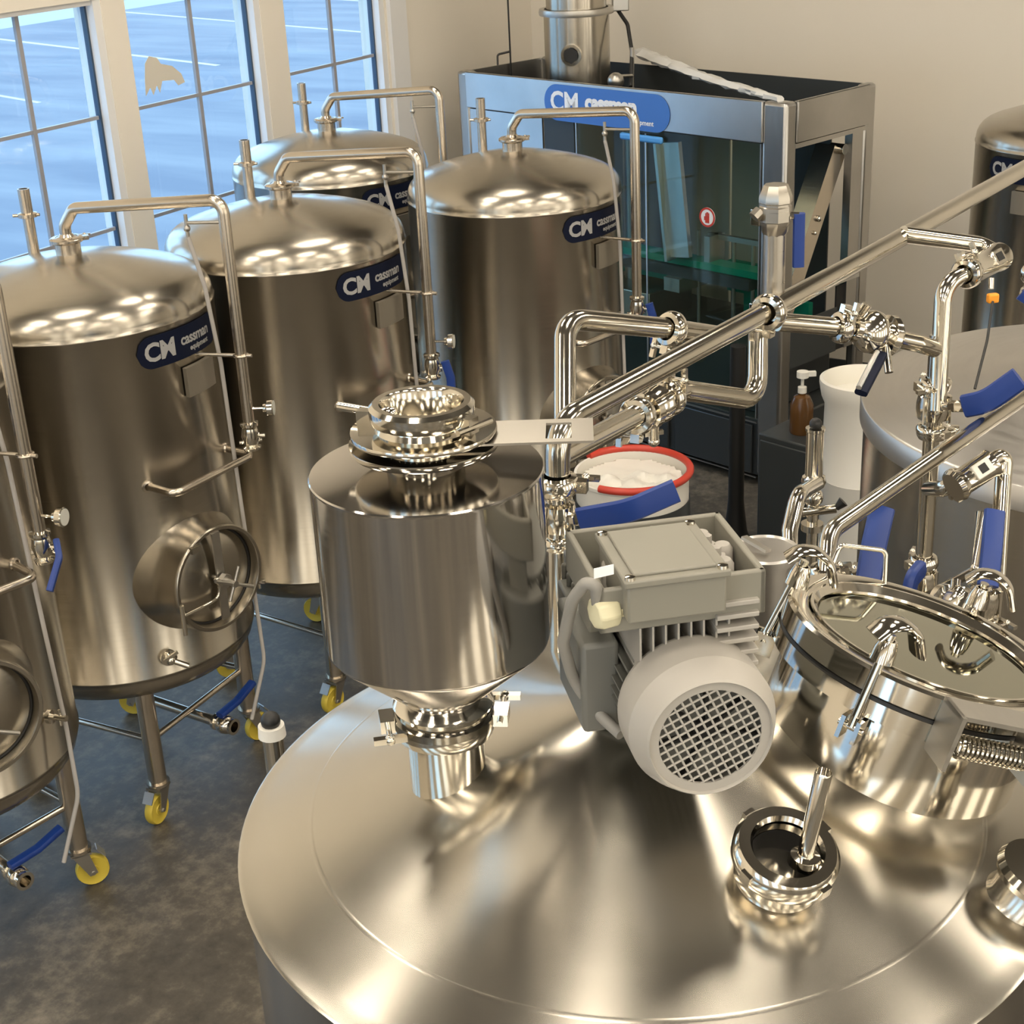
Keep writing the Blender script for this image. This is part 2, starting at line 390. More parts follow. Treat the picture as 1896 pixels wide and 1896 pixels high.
for i, (a, b) in enumerate(spans):
    w = thing('window_%d' % (i+1), None, None, ST((a+b)/2, -.08, WZ0)); w['kind'] = 'structure'; w['label'] = 'white framed window onto the parking lot'
    del_keys = [k for k in ('category',) if k in w.keys()]
    fr = MB(); fw = .05
    roombox(a, a+.02, -.12, -.02, WZ0, WZ1, fr); roombox(b-fw, b, -.12, -.005, WZ0, WZ1, fr)
    roombox(a, b, -.12, -.02, WZ0, WZ0+.04, fr); roombox(a, b, -.12, -.02, WZ1-.025, WZ1, fr)
    fr.build('window_frame', M['frame'], w, smooth=False)
    gk = MB(); roombox(b-fw-.012, b-fw+.001, -.085, -.055, WZ0+.04, WZ1-.025, gk); gk.build('gasket', M['frameb'], w, smooth=False)
    mu = MB(); c = (a+b)/2+.01
    roombox(c-.012, c+.012, -.075, -.055, WZ0+.04, WZ1-.02, mu)
    for z in (2.31, 1.74, 1.17): roombox(a+.02, b-fw-.02, -.077, -.057, z-.009, z+.009, mu)
    mu.build('muntin', M['muntin'], w, smooth=False)
    g = MB(); roombox(a+.01, b-.01, -.068, -.064, WZ0+.03, WZ1-.02, g); g.build('glass', M['glass'], w, smooth=False)
# white casing on the wall right of the last window
room_obj('trim_1', M['frame'], [(-1.72, -1.55, 0, .03, WZ0-.05, 3.3)], 'white window casing')
room_obj('trim_2', M['frame'], [(-11.1, -1.55, 0, .06, WZ0-.06, WZ0-.01)], 'white window sill board')
room_obj('baseboard_left', M['dark'], [(S0, 0, 0, .015, 0, .1)], 'dark baseboard under the windows')
room_obj('baseboard_back', M['dark'], [(-.015, 0, 0, T1, 0, .1)], 'dark baseboard on the back wall')
lot = MB(); lot.box(-60, 60, .2, 90, -.3, -.02)
o = lot.build('parking_lot', M['lot'], None, smooth=False, world=False); o.matrix_basis = ROOM; struct(o, 'bluish parking lot with white bay lines outside the windows')

# lamps: rows of warm ceiling troffers
k = 0
for s in (-15, -12.2, -9.4, -6.6, -3.8):
    for t in (2.0, 5.0, 8.0, 11.0):
        c = ST(s, t, HC-.02)
        th = thing('ceiling_lamp', 'warm white rectangular ceiling lamp panel high above the tanks', 'lamp', c, ROOMROT, 'ceiling lamp panels')
        MB().box(-.66, .66, -.36, .36, -.06, .0, Matrix.Translation(c) @ Matrix.Rotation(ROOMROT,4,'Z')).build('lamp_housing', M['frame'], th)
        MB().box(-.6, .6, -.3, .3, -.075, -.062, Matrix.Translation(c) @ Matrix.Rotation(ROOMROT,4,'Z')).build('lamp_diffuser', M['lamp'], th)
        k += 1
# daylight portals on the window wall
for a, b in spans:
    l = bpy.data.lights.new('daylight_portal', 'AREA'); l.shape = 'RECTANGLE'; l.size = b-a; l.size_y = WZ1-WZ0
    l.cycles.is_portal = True
    o = bpy.data.objects.new('daylight_portal', l); COL.objects.link(o); o.location = ST((a+b)/2, -.14, (WZ0+WZ1)/2)
    o.rotation_euler = WT.to_track_quat('-Z', 'Y').to_euler()

# ================================================================ fittings
def clamp_on(mb, pos, axis, r, wing=None, w=.016):
    """tri-clamp: split ring with wing bolt"""
    mb.lathe([(r*.9,-w*.9),(r*1.25,-w*.8),(r*1.42,-w*.35),(r*1.42,w*.35),(r*1.25,w*.8),(r*.9,w*.9)], align(pos, axis), 28)
    wd = Vector(wing) if wing is not None else align(pos, axis).to_3x3() @ Vector((1,0,0))
    ax = Vector(axis).normalized(); wd = (wd-ax*wd.dot(ax)).normalized(); tn = ax.cross(wd)
    c = Vector(pos)+wd*r*1.55
    mb.box(-.010,.010,-r*.35,r*.35,-w*.6,w*.6, align(c, ax, wd))
    mb.cyl(c-tn*r*.5, c+tn*(r*.6+.02), .004, seg=10)
    e = c+tn*(r*.6+.018)
    mb.box(-.022,.022,-.005,.005,-.004,.004, align(e, ax, wd)); mb.ball(e, .008, 10)
def wing_handle(mb, pos, axis, span, wd):
    ax = Vector(axis).normalized(); wd = Vector(wd).normalized()
    pass
def steel_pipe(label, pts, r, bend, joints=(), m='pipe', name='steel_pipe', group=None, cat='pipe', welds=True):
    pts = [Vector(p) for p in pts]
    th = thing(name, label, cat, pts[0], 0, group)
    MB().tube(pts, r, bend, 24).build('pipe', M[m], th)
    for pos, ax, wing in joints:
        c = MB(); clamp_on(c, pos, ax, r*1.25, wing); c.build('clamp', M['pol'], th)
    return th
def ball_valve(label, pos, axis, r, hpts=None, hw=.018, hup=(0,0,1), stem=None, group=None, mb_extra=None, length=.09, sleeve='blue', hth=.006):
    pos = Vector(pos); ax = Vector(axis).normalized()
    th = thing('ball_valve', label, 'valve', pos, 0, group)
    b = MB(); Lh = length/2
    b.lathe([(0,-Lh),(r*1.45,-Lh),(r*1.45,-Lh*.85),(r*1.1,-Lh*.8),(r*1.1,-Lh*.6),(r*1.6,-Lh*.5),(r*1.75,-Lh*.15),(r*1.75,Lh*.15),(r*1.6,Lh*.5),(r*1.1,Lh*.6),(r*1.1,Lh*.8),(r*1.45,Lh*.85),(r*1.45,Lh),(0,Lh)], align(pos, ax), 28)
    side = align(pos, ax).to_3x3()
    for k in range(4):
        a = pi/4+k*pi/2; d = side @ Vector((cos(a), sin(a), 0)); q = pos+d*r*1.75
        b.cyl(q-ax*Lh*.6, q+ax*Lh*.6, r*.22, seg=6)
    b.build('body', M['pol'], th)
    for sgn in (-1, 1):
        c = MB(); clamp_on(c, pos+ax*Lh*sgn*1.05, ax, r*1.15, (side @ Vector((cos(1.1*sgn), sin(1.1*sgn), 0))), .012); c.build('clamp', M['pol'], th)
    if hpts:
        h0 = Vector(hpts[0])
        s_ = MB(); s_.tube([pos, pos.lerp(h0, .75)], r*.4, seg=10); s_.hexn(pos.lerp(h0,.6), pos.lerp(h0,.75)+(h0-pos).normalized()*.008, r*.6); s_.build('stem', M['pol'], th)
        l_ = MB(); l_.tube([pos.lerp(h0,.7), h0], hw*.55, seg=8, ry=.003, up=hup); 
        l_.build('lever', M['pol'], th)
        hp = [Vector(p) for p in hpts]
        MB().tube(hp, hw, .10, 12, ry=hth, up=hup, sq=True).build('handle_sleeve', M[sleeve], th)
    return th

# ================================================================ brite tanks on casters
TR = .5
def cpt(az, r, z): a = R(az); return Vector((r*cos(a), r*sin(a), z))
def on_cyl(mb, vs, fs, az0, z0, rad):
    mb.add([(rad*cos(R(az0)+v[0]/rad), rad*sin(R(az0)+v[0]/rad), z0+v[1]) for v in vs], fs)
def pill_on_cyl(az0, length, height, zc, rad, n=36):
    mb = MB(); vs = []; r = height/2
    for i in range(n+1):
        x = length*i/n; 
        if x < r: h = sqrt(max(0, r*r-(r-x)**2))
        elif x > length-r: h = sqrt(max(0, r*r-(x-length+r)**2))
        else: h = r
        h = max(h, .002)
        for q in (-1, 1): vs.append((x, q*h))
    for i in (0, n): pass
    fs = [(2*i, 2*i+2, 2*i+3, 2*i+1) for i in range(n)]
    on_cyl(mb, vs, fs, az0, zc, rad); 
    # rim thickness
    v2 = list(mb.v); k = (rad-.002)/rad
    m2 = [Vector((v.x*k, v.y*k, v.z)) for v in v2]; nn = len(v2)
    fs2 = []
    for i in range(n):
        fs2 += [(2*i, 2*i+2, nn+2*i+2, nn+2*i), (2*i+1, 2*i+3, nn+2*i+3, nn+2*i+1)]
    o = len(mb.v); mb.v += m2; mb.f += fs2
    return mb
def caster(parent_thing, px, py, sw):
    """leg foot caster; local tank coords"""
    T = Matrix.Translation((px, py, 0)) @ Matrix.Rotation(sw, 4, 'Z')
    leg = MB(); leg.lathe([(0,.155),(.036,.155),(.036,.80),(0,.80)], Matrix.Translation((px,py,0)), 20)
    leg.lathe([(.036,.16),(.046,.16),(.046,.172),(.036,.172)], Matrix.Translation((px,py,0)), 20)
    lo = leg.build('leg', M['tpipe'], parent_thing, world=False)
    f = MB(); f.box(-.035,.04,-.032,.032,.145,.155, T)
    for s_ in (-1, 1):
        f.add([(-.03,s_*.028,.15),(.03,s_*.028,.15),(.052,s_*.028,.06),(.022,s_*.028,.05),(-.03,s_*.032,.15),(.03,s_*.032,.15),(.052,s_*.032,.06),(.022,s_*.032,.05)],
              [(0,1,2,3),(7,6,5,4),(0,4,5,1),(1,5,6,2),(2,6,7,3),(3,7,4,0)], T)
    f.cyl(T@Vector((.035,-.036,.062)), T@Vector((.035,.036,.062)), .008, seg=8)
    f.lathe([(0,.155),(.03,.155),(.03,.165),(0,.165)], T @ Matrix.Identity(4), 16)
    f.build('caster_fork', M['dull'], parent_thing, world=False)
    w = MB(); w.lathe([(0,-.016),(.022,-.018),(.024,-.014),(.05,-.014),(.058,-.017),(.062,-.010),(.062,.010),(.058,.017),(.05,.014),(.024,.014),(.022,.018),(0,.016)], T @ align((.035,0,.062), (0,1,0)), 28)
    w.build('caster_wheel', M['yellow'], parent_thing, world=False)
    b = MB(); b.box(-.024,.024,-.022,.022,-.002,.002, T @ Matrix.Translation((.075,0,.135)) @ Matrix.Rotation(R(55),4,'Y'))
    b.build('brake_plate', M['sheet'], parent_thing, world=False)

def brite_tank(label, X, Y, rz, handle=True, gauge=True, detail=True, arm=0):
    t = thing('beer_tank', label, 'tank', (X, Y, 0), rz, 'steel beer tanks on casters')
    kw = dict(world=False)
    sh = MB()
    prof = [(0,.505),(.2,.512),(.33,.528),(.42,.552),(.465,.578),(.489,.61),(.498,.64),(.4995,.655),(.503,.657),(.5035,.664),(.5,.668),
            (.5,1.99),(.5035,1.994),(.5035,2.001),(.500,2.004),(.4995,2.02),(.496,2.040),(.487,2.062),(.472,2.082),(.450,2.099),(.42,2.113),(.35,2.136),(.26,2.160),(.16,2.182),(.08,2.194),(.03,2.199),(0,2.2)]
    sh.lathe(prof, None, 96); sh.build('shell', M['tank'], t, ang=60, **kw)
    # top ferrule and clamp
    f = MB(); f.lathe([(.046,2.18),(.046,2.235),(.058,2.242),(.058,2.252),(.03,2.26),(.024,2.27),(0,2.27)], None, 28); f.build('top_ferrule', M['tpipe'], t, **kw)
    c = MB(); clamp_on(c, (0,0,2.248), (0,0,1), .044, cpt(20,1,0), .012); c.build('clamp', M['tpipe'], t, **kw)
    # overhead arm and down pipe
    A = -21+arm; zl = 1.56; AR = .67
    arm = MB(); arm.tube([(0,0,2.26), (0,0,2.30), cpt(A,.05,2.365), cpt(A,AR,2.415), cpt(A,AR,zl)], .0215, .045, 18)
    arm.build('gas_arm', M['tpipe'], t, **kw)
    br = MB(); br.cyl(cpt(A-3,.49,1.85), cpt(A,AR+.045,1.85), .007, seg=10); br.torus(cpt(A,AR,1.85), (0,0,1), .024, .006, 20, 8)
    br.build('arm_bracket', M['tpipe'], t, **kw)
    if detail:
        s2 = MB(); p = cpt(A-1,.52,2.36); s2.cyl(p, p-Vector((0,0,.08)), .007, seg=10); s2.cyl(p-Vector((0,0,.03)), cpt(A,AR-.01,2.335), .006, seg=8)
        s2.ball(p-Vector((0,0,.05)), .013, 10); s2.build('sample_cock', M['dull'], t, **kw)
        h = MB(); h.tube([p-Vector((0,0,.08)), cpt(A+1,.55,2.1), cpt(A+3,.565,1.8), cpt(A+6,.56,1.2), cpt(A+8,.56,.8), cpt(A+5,.58,.55), cpt(A-4,.54,.32)], .008, .2, 10)
        h.build('drain_hose', M['tube'], t, **kw)
    # stub
    st = MB(); st.lathe([(0,2.14),(.021,2.14),(.021,2.30),(.036,2.305),(.036,2.318),(.022,2.322),(.022,2.41),(.017,2.41),(.017,2.33),(0,2.33)], Matrix.Translation(cpt(138,.235,0)), 20)
    st.cyl(cpt(138,.235,2.311)-Vector((.055,0,0)), cpt(138,.235,2.311)+Vector((.045,0,0)), .006, seg=8)
    st.build('vent_stub', M['tpipe'], t, **kw)
    # brand label and lettering, printed band
    pl = pill_on_cyl(-54.5, .44, .118, 1.915, TR+.003); lb = pl.build('brand_label', M['navy'], t, smooth=False, **kw)
    tx = MB(); vs, fs = text_mesh('CM', .092, .003, 0, .96); on_cyl(tx, [(v.x+.028, v.y-.030) for v in vs], fs, -54.5, 1.915, TR+.0045)
    vs, fs = text_mesh('cassman', .056, .0016, 0, .95); on_cyl(tx, [(v.x+.190, v.y-.008) for v in vs], fs, -54.5, 1.915, TR+.0045)
    vs, fs = text_mesh('equipment', .028, .001, 0, 1.); on_cyl(tx, [(v.x+.235, v.y-.038) for v in vs], fs, -54.5, 1.915, TR+.0045)
    tx.build('lettering', M['lettering'], lb, smooth=False, **kw)
    # nameplate on a bracket
    pm = MB(); n = 8
    for z0, z1, m_ in ((1.715, 1.825, 'plate'),):
        vs = []
        for i in range(n+1):
            x = .17*i/n
            vs += [(x,0),(x,.11)]
        fs = [(2*i,2*i+2,2*i+3,2*i+1) for i in range(n)]
        on_cyl(pm, vs, fs, -34, z0, TR+.022)
        k0 = list(pm.v); nn = len(k0); pm.v += [Vector((v.x*.965, v.y*.965, v.z)) for v in k0]
        pm.f += [(0,1,nn+1,nn),(2*n,2*n+1,nn+2*n+1,nn+2*n)] + [(2*i,2*i+2,nn+2*i+2,nn+2*i) for i in range(n)] + [(2*i+1,2*i+3,nn+2*i+3,nn+2*i+1) for i in range(n)]
    pm.build('nameplate', M['plate'], t, smooth=False, **kw)
    # legs, casters and braces
    legs = [(-73+90*k) for k in range(4)]
    for k, a in enumerate(legs): caster(t, .43*cos(R(a)), .43*sin(R(a)), R(a+(-40,25,60,10)[k]+rz*40))
    bc = MB()
    for a, b in zip(legs, legs[1:]+legs[:1]): bc.tube([cpt(a,.43,.36), cpt(b,.43,.36)], .013, 0, 10)
    bc.build('brace', M['tpipe'], t, **kw)
    if not detail: return t
    # grab rail
    rl = MB(); rl.tube([cpt(-58,.49,1.43), cpt(-53,.625,1.425), cpt(-13,.625,1.425), cpt(-8,.49,1.43)], .0145, .035, 14)
    for a in (-58, -8): rl.lathe([(0,-.004),(.024,-.004),(.022,.006),(.0145,.008)], align(cpt(a,.5,1.43), cpt(a,1,0)), 16)
    rl.build('grab_rail', M['tpipe'], t, **kw)
    # side manway
    E1 = cpt(-40,1,0); mz = 1.035; F = align((0,0,mz), E1, (0,0,1))
    nk = MB(); nk.lathe([(.262,.415),(.245,.46),(.225,.50),(.214,.54),(.208,.605),(.207,.617),(.203,.622),(.192,.622),(.188,.615),(.188,.575),(.182,.57)], F, 64)
    nk.build('manway_neck', M['tank'], t, **kw)
    dr = MB(); dr.lathe([(0,.602),(.06,.600),(.12,.592),(.165,.58),(.184,.572),(.184,.56),(0,.56)], F, 48); dr.build('manway_door', M['tank'], t, **kw)
    gs = MB(); gs.torus(F @ Vector((0,0,.573)), E1, .185, .004, 48, 8); gs.build('gasket', M['black'], t, **kw)
    sd = Vector((-E1.y, E1.x, 0))  # to the right as seen from outside
    bar = MB(); cc = E1*.625+Vector((0,0,mz))
    bar.box(-.165,.19,-.018,.018,-.004,.004, align(cc, E1, (0,0,1)))
    bar.cyl(cc-E1*.03, cc+E1*.085, .013, seg=14); bar.hexn(cc+E1*.012, cc+E1*.035, .028)
    q = cc+E1*.075; bar.tube([q-sd*.085+Vector((0,0,.045)), q+sd*.085-Vector((0,0,.045))], .0075, seg=10); bar.tube([q-sd*.03-Vector((0,0,.06)), q+sd*.03+Vector((0,0,.06))], .006, seg=10)
    bar.build('door_clamp', M['dull'], t, **kw)
    hg = MB(); pth = [cc-sd*.19-Vector((0,0,.075)), cc-sd*.10-Vector((0,0,.075)), cc-sd*.02-Vector((0,0,.07)), cc-sd*.01-Vector((0,0,.02)), cc-sd*.04+Vector((0,0,.02)), cc+E1*.02]
    hg.tube(pth, .0065, .03, 10); hg.cyl(cc-sd*.195-Vector((0,0,.15)), cc-sd*.195-Vector((0,0,.03)), .009, seg=10)
    MB().box(-.012,.012,-.02,.02,-.03,.01, align(cc-sd*.1+Vector((0,0,.16)), E1, (0,0,1))).build('hinge_lug', M['pol'], t, **kw)
    hg.build('door_hinge', M['pol'], t, **kw)
    # gauge on the down pipe
    if gauge:
        g = MB(); p0 = cpt(A,AR+.01,1.645); d = cpt(-2,1,0); g.cyl(p0, p0+d*.055, .005, seg=8); g.lathe([(0,.05),(.016,.05),(.018,.06),(.030,.066),(.032,.085),(.029,.088),(0,.088)], align(p0, d), 24)
        go = g.build('pressure_gauge', M['pol'], t, **kw)
        MB().lathe([(0,.0885),(.027,.0885),(.027,.0895),(0,.0895)], align(p0, d), 24).build('dial', M['screen'], go, **kw)
    v = MB(); b0 = cpt(A,AR,zl-.02)
    v.lathe([(0,-.055),(.030,-.055),(.034,-.045),(.022,-.04),(.028,-.03),(.034,0),(.028,.03),(.022,.035),(.034,.04),(.034,.05),(.0215,.055)], Matrix.Translation(b0), 20)
    v.cyl(b0, b0+cpt(-5,.055,0), .009, seg=8); v.cyl(b0-cpt(-5,.045,.03), b0+cpt(40,.045,-.03), .007, seg=8)
    vo = v.build('arm_valve', M['pol'], t, **kw)
    if handle:
        hd = b0+cpt(-5,.055,0)
        MB().tube([hd+Vector((0,0,.02)), hd+cpt(-60,.05,-.015), hd+cpt(-85,.11,-.10)] if handle == 1 else [hd+Vector((0,0,.02)), hd+cpt(-5,.02,-.05), hd+cpt(-5,.02,-.17)], .018, .03, 12, ry=.011, up=cpt(-5,1,0) if handle==2 else (0,0,1), sq=True).build('valve_handle', M['blue'], vo, **kw)
    # low sample valve
    lv = MB(); e = cpt(-61,1,0); p = e*.5+Vector((0,0,.745))
    lv.cyl(p-e*.01, p+e*.05, .018, seg=14); lv.lathe([(0,.02),(.032,.02),(.032,.032),(0,.032)], align(p, e), 18); lv.cyl(p+e*.05, p+e*.06+cpt(10,.06,-.03), .011, seg=10)
    lv.box(-.03,.03,-.006,.006,-.004,.004, align(p+e*.06+Vector((0,0,.02)), e, cpt(20,1,.4))); lv.ball(p+e*.05, .02, 12)
    lv.build('sample_valve', M['pol'], t, **kw)
    # thermowell on the right edge
    tw = MB(); e = cpt(-8,1,0); p = e*.49+Vector((0,0,.86)); tw.cyl(p, p+e*.10, .011, seg=10); tw.lathe([(0,.03),(.026,.03),(.026,.045),(0,.045)], align(p, e), 16); tw.cyl(p+e*.075-Vector((0,0,.03)), p+e*.075+Vector((0,0,.03)), .005, seg=8)
    tw.build('thermowell', M['pol'], t, **kw)
    # bottom outlet
    bo = MB(); bo.tube([(0,0,.53),(0,0,.32),cpt(-32,.42,.31)], .022, .06, 16); bo.build('outlet_pipe', M['tpipe'], t, **kw)
    bv = MB(); e = cpt(-32,1,0); bv.lathe([(0,0),(.034,0),(.034,.012),(.026,.016),(.036,.03),(.04,.05),(.036,.07),(.026,.084),(.034,.088),(.034,.10),(.022,.10),(.022,.02),(0,.02)], align(e*.40+Vector((0,0,.31)), e), 24)
    bo2 = bv.build('outlet_valve', M['pol'], t, **kw)
    hb = e*.45+Vector((0,0,.36)); MB().tube([hb, hb+cpt(-60,.04,.012), hb+cpt(15,.18,.05)] if 0 else [hb-cpt(50,.02,0), hb+cpt(58,.09,.012), hb+cpt(58,.19,.045)], .018, .03, 12, ry=.012, up=cpt(-32,1,0), sq=True).build('valve_handle', M['blue'], bo2, **kw)
    return t
brite_tank('beer tank cut off by the left picture edge, its round door lowest', -2.095, 4.735, R(-12), handle=1, arm=8)
brite_tank('beer tank showing its whole side door and grab rail, left of the grain hopper', -1.577, 5.603, 0, handle=0)
brite_tank('steel beer tank directly behind the grain hopper, third from the left in the front row', -.890, 6.395, R(-7), handle=2)
brite_tank('steel beer tank in front of the bottling machine, farthest of the front row', .0863, 7.193, R(-12), handle=2, gauge=False, arm=-5)
t5 = PZ(612, 313, 2.0)
brite_tank('steel beer tank against the windows with a blue-lit dome, behind the front row', t5.x, t5.y, R(-14), handle=0, arm=7)
t6 = PZ(1998, 258, 2.0)
brite_tank('dark reflecting beer tank by the back wall at the right picture edge', t6.x, t6.y, R(-110), handle=0, gauge=False, detail=False, arm=130)

# ================================================================ mash vessel
VX, VY, VZ, VR, RISE = .1629, 1.8371, CAMZ-1.2759, .5694, .20
def cone_z(x, y): return VZ + RISE*(1-min(1, sqrt((x-VX)**2+(y-VY)**2)/VR))
def cone_n(x, y):
    d = Vector((x-VX, y-VY, 0)); d.normalize(); return (Vector((0,0,1))+d*(RISE/VR)).normalized()
ves = thing('mash_vessel', 'large mash vessel with a broad conical steel top, filling the foreground', 'brewing vessel', (VX, VY, 0))
VM = Matrix.Translation((VX, VY, 0))
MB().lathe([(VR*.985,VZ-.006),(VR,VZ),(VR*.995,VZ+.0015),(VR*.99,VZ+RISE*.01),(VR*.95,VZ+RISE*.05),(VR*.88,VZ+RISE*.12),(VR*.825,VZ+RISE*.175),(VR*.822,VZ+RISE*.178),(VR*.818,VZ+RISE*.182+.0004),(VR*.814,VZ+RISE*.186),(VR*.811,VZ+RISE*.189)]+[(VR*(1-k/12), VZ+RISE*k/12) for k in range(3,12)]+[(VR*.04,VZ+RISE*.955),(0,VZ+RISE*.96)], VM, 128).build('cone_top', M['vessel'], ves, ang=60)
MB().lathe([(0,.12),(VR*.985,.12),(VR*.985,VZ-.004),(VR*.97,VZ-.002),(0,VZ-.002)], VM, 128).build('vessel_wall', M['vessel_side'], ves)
for a in (20, 110, 200, 290): MB().cyl((VX+.45*cos(R(a)), VY+.45*sin(R(a)), 0), (VX+.45*cos(R(a)), VY+.45*sin(R(a)), .15), .04).build('leg', M['dull'], ves)
sm = MB(); sa = R(232); sm.tube([(VX+VR*.988*cos(sa), VY+VR*.988*sin(sa), .15), (VX+VR*.988*cos(sa), VY+VR*.988*sin(sa), VZ-.01)], .003, 0, 8); sm.build('side_seam', M['dull'], ves)
# manway with clamped lid
mc = Vector((.56, 1.893, CAMZ-1.088)); mn = Vector((.318,.056,.947)).normalized()
ma = Vector((0,1,0)).cross(mn).normalized(); mb_ = mn.cross(ma)
MF = Matrix((ma, mb_, mn)).transposed().to_4x4(); MF.translation = mc
def mw(th, r, h): return MF @ Vector((r*cos(R(th)), r*sin(R(th)), h))
MB().lathe([(.186,-.20),(.183,-.03),(.183,-.028),(.203,-.028),(.203,-.003),(.17,-.003)], MF, 96).build('manway_neck', M['pol'], ves)
MB().lathe([(.17,-.003),(.201,-.003),(.201,.002),(.17,.002)], MF, 96).build('manway_gasket', M['black'], ves)
lid = MB(); lid.lathe([(.17,.002),(.2,.002),(.203,.005),(.203,.034),(.199,.038),(.178,.038),(.172,.034),(.160,.030),(.158,.022),(0,.022)], MF, 96)
lido = lid.build('manway_lid', M['pol'], ves)
MB().lathe([(0,.026),(.155,.026),(.155,.0225),(0,.0225)], MF, 96).build('sight_glass', M['mirror'], lido)
MB().lathe([(.1575,.03),(.166,.039),(.170,.039),(.170,.036)], MF, 96).build('glass_ring', M['pol'], lido)
hb = MB(); hb.tube([mw(128,.186,.03), mw(122,.20,.085), mw(97,.20,.085), mw(93,.187,.03)], .0038, .012, 10); hb.build('lid_handle', M['pol'], lido)
for th in (233, 166, 52):
    c = MB(); foot = mw(th,.212,-.045); top = mw(th,.196,.088)
    rad = (mw(th,1,0)-mw(th,0,0)).normalized(); tn = mn.cross(rad)
    c.cyl(foot, top, .0065, seg=12)
    for s_ in (-1,1): c.box(-.016,.012,-.003,.003,-.018,.014, align(foot+tn*s_*.011, mn, rad))
    c.cyl(foot-tn*.018, foot+tn*.018, .005, seg=10)
    fo = c.build('swing_bolt', M['pol'], ves)
    w = MB(); base = mw(th,.196,.050)
    w.lathe([(.008,0),(.017,0),(.015,.018),(.011,.03),(.008,.03)], align(base, mn), 18)
    # arched wing of the nut: thick bow
    wd = (tn*.35+rad*-.94).normalized() if th != 233 else (ma*.9+mb_*.25).normalized()
    if th == 166: wd = (ma*.95-mb_*.05).normalized()
    if th == 52: wd = (ma*.92-mb_*.3).normalized()
    pts = [base+wd*(-.026)+mn*.034, base+wd*(-.012)+mn*.052, base+wd*.012+mn*.056, base+wd*.034+mn*.046, base+wd*.050+mn*.016]
    w.tube(pts, .0065, .03, 14, ry=.020, up=mn)
    w.build('wing_nut', M['pol'], fo)
# hinge with spring
h = MB(); h0 = mw(262,.213,.0)
def HB(u0,u1,v0,v1,w0,w1,mbx): mbx.box(u0,u1,v0,v1,w0,w1, align(mw(276,.228,0), mn, (mw(276,1,0)-mw(276,0,0)))); return mbx
HB(-.03,.028,-.062,-.056,-.035,.042,h); HB(-.03,.028,.056,.062,-.035,.042,h); HB(-.03,.022,-.062,.062,.036,.042,h)
h.build('hinge_bracket', M['dull'], ves)
hm = align(mw(276,.228,0), mn, (mw(276,1,0)-mw(276,0,0)))
sp_ = MB(); pts = []
for i in range(15*12+1):
    a = 2*pi*i/12; pts.append(hm @ Vector((.012+.014*cos(a), -.05+.1*i/180, -.004+.014*sin(a))))
sp_.tube(pts, .0026, 0, 6); sp_.build('hinge_spring', M['pol'], ves)
# open sight port with union ring
sc = P(1455, 1578, 1.87); bz = Vector((.31, 1.56, 0)); 
sn = cone_n(sc.x, sc.y-.01)
SF = align(sc, sn)
MB().lathe([(.078,-.078),(.074,-.066),(.060,-.058),(.0545,-.050),(.053,-.04),(.053,0),(.043,0),(.043,-.02),(.046,-.022)], SF, 64).build('port_neck', M['pol'], ves)
MB().lathe([(.0425,-.012),(.0425,-.118),(.045,-.118),(.045,-.012)], SF, 48).build('port_bore', M['darkin'], ves)  # bore coloured black for the darkness inside the open vessel
MB().lathe([(.043,-.006),(.048,-.018),(.062,-.020),(.066,-.010),(.066,.004),(.060,.012),(.046,.012),(.042,.006)], SF, 64).build('union_ring', M['pol'], ves)
for k in range(4):
    a = R(35+90*k); d = SF.to_3x3() @ Vector((cos(a), sin(a), 0)); MB().box(-.005,.006,-.008,.008,-.010,.006, align(sc+d*.064, sn, d)).build('union_lug', M['pol'], ves)
MB().lathe([(0,-.118),(.0415,-.118),(.0415,-.112),(0,-.112)], SF, 32).build('port_shade_disc', M['darkin'], ves)  # black disc painted in for the shade of the vessel interior below
tb = MB(); t0 = P(1488,1598,1.862); t1 = P(1525,1432,1.80); tb.lathe([(.010,-.05),(.0105,(t1-t0).length),(.0095,(t1-t0).length+.002),(.0095,(t1-t0).length-.004),(0,(t1-t0).length-.004)], align(t0, t1-t0), 24)
tb.lathe([(.0105,0),(.020,.0),(.018,.012),(.0105,.014)], align(t0, t1-t0), 20); tb.build('port_tube', M['pol'], ves)
# partly seen port at the right edge
rp = P(1925, 1618, 1.93); rn = cone_n(rp.x-.02, rp.y)
RF = align(rp, rn)
MB().lathe([(.075,-.075),(.058,-.055),(.045,-.04),(.043,0),(.036,0),(.036,-.05)], RF, 48).build('port_neck', M['vessel'], ves)
MB().lathe([(.036,-.006),(.052,-.01),(.055,0),(.05,.01),(.0,.012)], RF, 40).build('port_cap', M['pol'], ves)
# weld stain lines
# ---- grain hopper on its stub
HX, HY = -.105, 1.80
hop = thing('grain_hopper', 'polished steel grain hopper standing on a stub on the vessel top', 'hopper', (HX, HY, 2.29))
HM = Matrix.Translation((HX, HY, 0))
MB().lathe([(.053,2.26),(.0525,2.315),(.0515,2.43),(.045,2.43)], HM, 48).build('stub', M['pol'], hop)
MB().lathe([(.0525,2.413),(.066,2.418),(.069,2.430),(.066,2.442),(.058,2.448),(.066,2.454),(.068,2.462),(.062,2.470),(.052,2.476)], HM, 48).build('ferrule', M['pol'], hop)
c = MB(); clamp_on(c, (HX,HY,2.442), (0,0,1), .050, (.9,-.1,0), .015); clamp_on(c, (HX,HY,2.442), (0,0,1), .050, (-.98,-.15,0), .015); c.build('clamp', M['pol'], hop)
MB().lathe([(.052,2.465),(.057,2.478),(.1465,2.560),(.1475,2.565),(.1475,2.793),(.1485,2.797),(.147,2.799),(.052,2.806),(.045,2.806)], HM, 96).build('hopper_body', M['hopper'], hop, ang=45)
